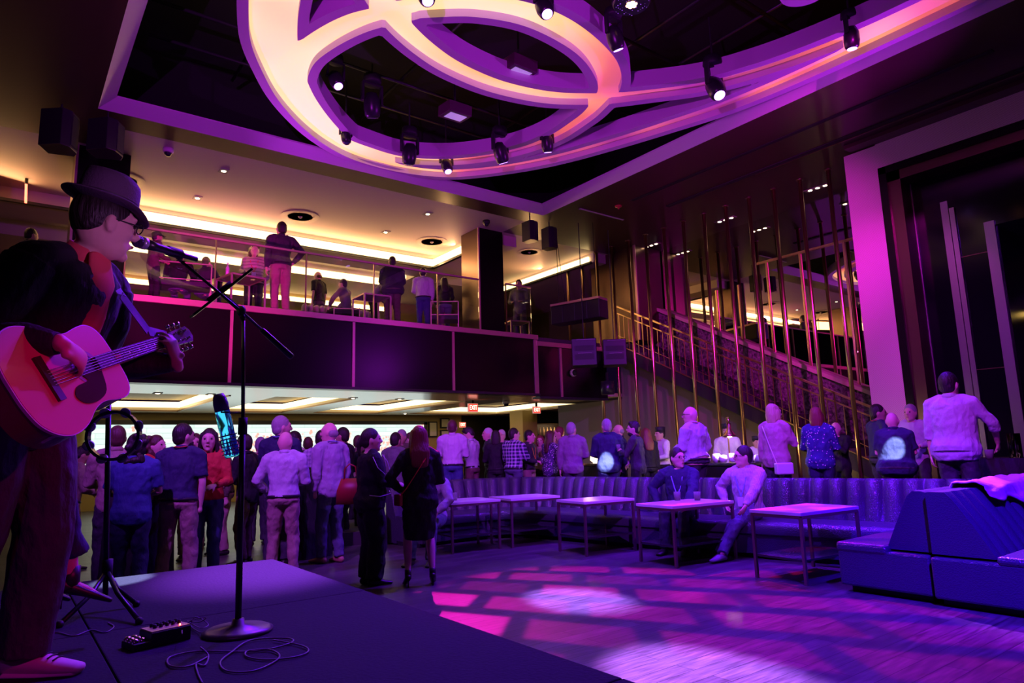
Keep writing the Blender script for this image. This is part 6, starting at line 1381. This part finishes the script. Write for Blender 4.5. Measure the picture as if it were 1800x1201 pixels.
# the seated woman behind him
pw = plan(-118, 3.6, SZ)
ws = person('woman in black trousers and strapped heel seated on a stool behind the guitarist', -118, 540, 3.6, -84, z0=SZ, loc=pw, top='black', pants='navy', hair='long', hc='dark', fem=True, H=1.68, seat=.58, arms=('bent', 'bent'), heels=True, lean=0, vox=.011, ankles=((-.1, .40, .30), (.06, .52, .30)), collar=False)
t = thing('stool', 'black stool under the woman behind the guitarist', 'stool', pw); MB().lathe([(.17, .51), (.18, .53), (.18, .56), (.16, .57)], pw, 20).build('seat', black, t, True); m = MB()
for k in range(4): a = pi/4+k*pi/2; MB().bar(pw+Vector((.1*cos(a), .1*sin(a), .51)), pw+Vector((.2*cos(a), .2*sin(a), 0)), .025).build('leg', black, t)

# ================================================================== STAGE GEAR
B0 = atZ(418, 1112, SZ); rs = math.hypot(B0.x, B0.y)
def at(px, py, rr_=None): d = ray(px, py); h = math.hypot(d[0], d[1]); return Vector(ORG+d*((rr_ or rs)/h))
st = thing('microphone_stand', 'black round base microphone stand with a boom arm beside the guitarist', 'microphone stand', B0)
MB().lathe([(.15, 0), (.152, .012), (.13, .022), (.03, .035), (.025, .06), (.001, .06)], B0, 36).build('round_base', mat('iron base', (.12, .09, .1), .35, .5), st, True)
topp = at(428, 562); mid_ = at(427, 742); MB().tube([B0+Vector((0, 0, .02)), mid_], .0145, 14).build('lower_tube', blackgl, st, True)
MB().tube([mid_, topp], .009, 12).build('upper_tube', blackgl, st, True); MB().tube([mid_+Vector((0, 0, -.06)), mid_+Vector((0, 0, .02))], .021, 14).build('height_clutch', black, st, True)
j = at(424, 547); bA = at(318, 459, 3.2); bB = at(513, 628, 3.62); MB().tube([bA, j, bB], .0065, 10).build('boom_arm', blackgl, st, True)
MB().tube([bB+(j-bB)*.62, bB+(j-bB)*.6, bB+(j-bB)*.02, bB], [.008, .013, .016, .014], 14).build('counterweight', blackgl, st, True)
MB().ell(j, (.022, .022, .028), 14, 10).tube([j+Vector((0, 0, -.01)), topp], .013, 12).build('boom_joint', black, st, True)
cl = at(306, 444, 3.17); MB().tube([bA, cl], .008, 8).build('clip_neck', black, st, True); mA, mB2 = at(243, 425, 3.05), at(345, 456, 3.24); md = (mB2-mA).normalized()
MB().tube([cl-md*.035, cl+md*.035], .0215, 16, False).build('clip', black, st, True)
# bottle holder
hb1 = at(426, 726); hb2 = at(388, 725); MB().tube([hb1, hb2], .004, 8).build('holder_arm', blackgl, st, True)
mc = thing('microphone', 'black vocal microphone with dark mesh ball at the mouth of the guitarist', 'microphone', mA)
MB().ell(mA, (.0255, .0255, .0255), 18, 14).build('mesh_grille', mat('mic mesh', (.12, .1, .16), .45, .8, bump=.8, bscale=300), mc, True)
MB().loft([(mA+md*.012, (.0262,)*2), (mA+md*.034, (.025,)*2)], 18, True).build('grille_band', mat('blue grey band', (.4, .4, .5), .35, .6), mc, True)
MB().loft([(mA+md*.034, (.023,)*2), (mA+md*.08, (.019,)*2), (mA+md*.22, (.013,)*2), (mB2, (.012,)*2)], 18, True).build('handle', blackgl, mc, True)
# tablet on the boom
ta, tb_ = at(337, 556), at(438, 477); td = (tb_-ta); tm_ = (ta+tb_)/2; tn = td.normalized().cross((Vector((0, 0, CAMZ))-tm_).normalized())
tp = thing('tablet', 'black tablet seen edge on, clamped to the microphone stand', 'tablet', tm_); dep = td.normalized().cross(tn)
MB().obox(tm_, td/2, dep*.10, tn*.006).build('case', black, tp, bevel=.003); MB().obox(tm_+tn*.0065, td*.47, dep*.09, tn*.0006).build('screen', mat('dim lit screen', (.1, .1, .1), .1, emit=(.5, .42, .3), es=.5), tp)
m = MB(); m.bar(tm_-tn*.008, j, .02); m.tube([tm_-td*.2-tn*.012, tm_+td*.2-tn*.012], .01, 8).build('clamp', black, tp, True)
# blue bottle
bt, bb_ = at(384, 693), at(409, 804); bd = (bt-bb_).normalized(); L = (bt-bb_).length
bo = thing('sports_bottle', 'translucent blue bottle with purple lid tilted in a holder on the stand', 'bottle', bb_)
prof = [(.03, 0), (.034, .01)]+[(.0355-.003*abs(sin(k*pi/2)), .02+.013*k) for k in range(8)]+[(.034, L*.5), (.033, L*.74), (.026, L*.77)]
MB().lathe(prof, bb_, 28, bd).build('bottle_body', mat('blue bottle plastic', (.06, .55, .95), .12, trans=.93, coat=.3, build=lambda nt, b: setattr(b.inputs['IOR'], 'default_value', 1.06)), bo, True)
MB().lathe([(.033, L*.73), (.034, L*.84), (.030, L*.93), (.022, L), (.001, L)], bb_, 24, bd).build('lid', mat('violet lid', (.15, .06, .3), .25), bo, True)
m = MB()
for k in range(6):
    c_ = bb_+bd*(.02+.017*k); e1 = bd.orthogonal().normalized(); e2 = bd.cross(e1); m.tube([c_+(e1*cos(a*pi/10)+e2*sin(a*pi/10))*.041 for a in range(21)], .0022, 6)
m.build('coil_holder', mat('violet wire', (.3, .15, .5), .3, .6), bo, True)
# tambourine stand
TS = atZ(184, 1072, SZ); rt_ = math.hypot(TS.x, TS.y); ts = thing('tambourine_stand', 'black tripod stand holding a tambourine behind the guitarist', 'stand', TS)
tt = at(191, 705, rt_); MB().tube([TS+Vector((0, 0, .05)), tt], .014, 12).build('pole', blackgl, ts, True)
hub = TS+Vector((0, 0, .2)); MB().tube([hub+Vector((0, 0, -.05)), hub+Vector((0, 0, .06))], .026, 12).build('hub', black, ts, True)
for (px, py) in ((245, 1092), (240, 1062), (105, 1098)):
    f_ = atZ(px, py, SZ+.015); MB().tube([hub, hub.lerp(f_, .35)+Vector((0, 0, -.03)), f_], .012, 10).build('leg', blackgl, ts, True); MB().ell(f_, .019, 10, 8).build('rubber_foot', black, ts, True)
tc_ = at(200, 766, rt_-.04); vd = (tc_-Vector((0, 0, CAMZ))); vd.z = 0; vd.normalize(); e1 = Vector((-vd.y, vd.x, 0)); e1 = (e1+vd*.35).normalized(); e2 = Vector((0, 0, 1)); R_ = .122; nn = e1.cross(e2)
tb = thing('tambourine', 'black half open ring tambourine with jingles hung on the tripod stand', 'tambourine', tc_)
m = MB(); K = 48
for k in range(K):
    a = 2*pi*k/K
    for (rr_, nz) in ((R_, -.022), (R_+.016, -.022), (R_+.016, .022), (R_, .022)): m.v.append(tuple(tc_+e1*rr_*cos(a)+e2*rr_*sin(a)+nn*nz))
for k in range(K):
    q = (k+1) % K
    for s_ in range(4): w_ = (s_+1) % 4; m.f.append((4*k+s_, 4*q+s_, 4*q+w_, 4*k+w_))
m.build('ring', mat('black plastic ring', (.03, .02, .04), .25), tb)
for k in range(8):
    a = 2*pi*(k+.5)/8; c_ = tc_+e1*(R_+.008)*cos(a)+e2*(R_+.008)*sin(a); rad_ = e1*cos(a)+e2*sin(a)
    MB().lathe([(.001, -.005), (.025, -.003), (.03, 0), (.025, .003), (.001, .005)], c_+rad_*.004-nn*.0, 16, tuple((rad_*.4+nn*.9))).build('jingle', mat('tin jingle', (.75, .7, .8), .38, .5), tb, True)
# pedal board
pc = atZ(290, 1128, SZ); pe = thing('effects_pedal', 'small effects pedal box with knobs and a red light on the stage floor', 'effects pedal', pc)
u = (atZ(340, 1118, SZ)-atZ(245, 1140, SZ)); u.z = 0; u.normalize(); v_ = Vector((-u.y, u.x, 0)); c_ = pc+Vector((0, 0, .03))
MB().obox(c_, u*.085, v_*.06, Vector((0, 0, .03))).build('case', black, pe, bevel=.004); MB().obox(c_+Vector((0, 0, .032)), u*.08, v_*.055, Vector((0, 0, .002))).build('top_plate', mat('pink metal plate', (.5, .3, .3), .35, .6), pe)
for a in range(5):
    for b_ in range(2): q = c_+u*(-.045+.026*a)+v_*(.035-.032*b_)+Vector((0, 0, .034)); MB().lathe([(.008, 0), (.007, .014), (.001, .015)], q, 12).build('knob', black, pe, True)
q = c_+u*.045+v_*-.035+Vector((0, 0, .037)); MB().ell(q, .004, 10, 6).build('indicator_light', mat('red led', (1, .1, .05), emit=(1, .05, .03), es=30), pe, True)
for a in range(2):
    for b_ in range(3): q = c_+u*(-.11-.028*a)+v_*(.04-.035*b_)+Vector((0, 0, .0)); MB().lathe([(.016, -.03), (.016, .005), (.01, .014), (.001, .016)], q, 14).build('footswitch', chrome, pe, True)
MB().obox(c_+u*-.12+Vector((0, 0, -.015)), u*.035, v_*.062, Vector((0, 0, .014))).build('switch_block', black, pe, bevel=.004)
def cable(name, label, pts, r_=.0035, m_=None):
    P_ = catmull([(*atZ(px, py, SZ+h)[:2], SZ+h) for px, py, h in pts], 8); t = MB().tube(P_, r_, 8).build(name, m_ or mat('cable rubber', (.16, .1, .18), .5), None, True); tag(t, label, 'cable')
cable('instrument_cable', 'thin cable looping over the stage floor in front of the round base', [(352, 1138, .03), (366, 1152, .01), (360, 1170, .005), (345, 1168, .005), (348, 1185, .005), (356, 1201, .005)])
cable('instrument_cable', 'longer cable making three wide loops right of the effects pedal', [(365, 1155, .006), (330, 1172, .006), (298, 1170, .006), (300, 1155, .006), (350, 1145, .006), (430, 1146, .006), (480, 1140, .006), (515, 1128, .008), (500, 1122, .008), (440, 1126, .008), (405, 1148, .008), (387, 1165, .006), (400, 1180, .006), (445, 1180, .006), (485, 1162, .006), (490, 1150, .006), (470, 1142, .009), (435, 1145, .009), (435, 1155, .006), (470, 1160, .006), (520, 1155, .006), (542, 1145, .006), (530, 1135, .008), (480, 1125, .009)])
cable('power_cable', 'tangled thin cable behind the effects pedal', [(320, 1115, .06), (322, 1100, .03), (340, 1090, .04), (362, 1086, .06), (350, 1094, .03), (330, 1092, .02), (352, 1104, .03), (366, 1098, .02), (345, 1085, .05), (335, 1100, .01), (352, 1112, .01), (365, 1112, .01)], .0025)
cable('floor_cable', 'black cable lying on the stage floor near the sneakers', [(70, 1118, .004), (100, 1112, .004), (130, 1118, .004), (160, 1108, .004), (185, 1112, .004), (200, 1102, .004), (190, 1095, .004)], .003)

# ================================================================== bake the grown surfaces
bo_, hb_ = MERGE_HANDS
body = [c for c in bo_['root'].children if c.name.startswith('body')][0]
Wi = bo_['W'].inverted(); me = body.data; V = [tuple(v.co) for v in me.vertices]; F = [tuple(p.vertices) for p in me.polygons]; k = len(V)
V += [tuple(Wi @ Vector(v)) for v in hb_.v]; F += [tuple(i+k for i in f) for f in hb_.f]
nm = bpy.data.meshes.new('body'); nm.from_pydata(V, [], F); nm.materials.append(me.materials[0]); body.data = nm
clouds = bpy.data.textures.new('folds', 'CLOUDS'); clouds.noise_scale = .11
for (o, v, it, kind) in REM:
    m = o.modifiers.new('r', 'REMESH'); m.mode = 'VOXEL'; m.voxel_size = v
    if kind == 'cloth':
        m = o.modifiers.new('d', 'DISPLACE'); m.texture = clouds; m.strength = .036 if v > .008 else .014; m.mid_level = .5; m.texture_coords = 'LOCAL'
    m = o.modifiers.new('s', 'SMOOTH'); m.factor = .5; m.iterations = it
    if kind == 'hair': m.iterations = 1
TXT = [o for o in C.objects if o.type == 'FONT']
dg = bpy.context.evaluated_depsgraph_get(); dg.update()
for o in TXT:
    nm = bpy.data.meshes.new_from_object(o.evaluated_get(dg)); n_ = bpy.data.objects.new('lettering', nm); C.objects.link(n_); n_.parent = o.parent; n_.location = o.location; n_.rotation_euler = o.rotation_euler; n_.scale = o.scale
    if not nm.materials: nm.materials.append(_M['exit white'])
    bpy.data.objects.remove(o)
for (o, v, it, kind) in REM:
    m_ = o.data.materials[0]; nm = bpy.data.meshes.new_from_object(o.evaluated_get(dg)); nm.materials.clear(); nm.materials.append(m_)
    nm.polygons.foreach_set('use_smooth', [True]*len(nm.polygons)); nm.polygons.foreach_set('material_index', [0]*len(nm.polygons)); nm.update(); nm.name = o.name
    o['_new'] = nm.name; o.modifiers.clear(); o.data = nm; del o['_new']
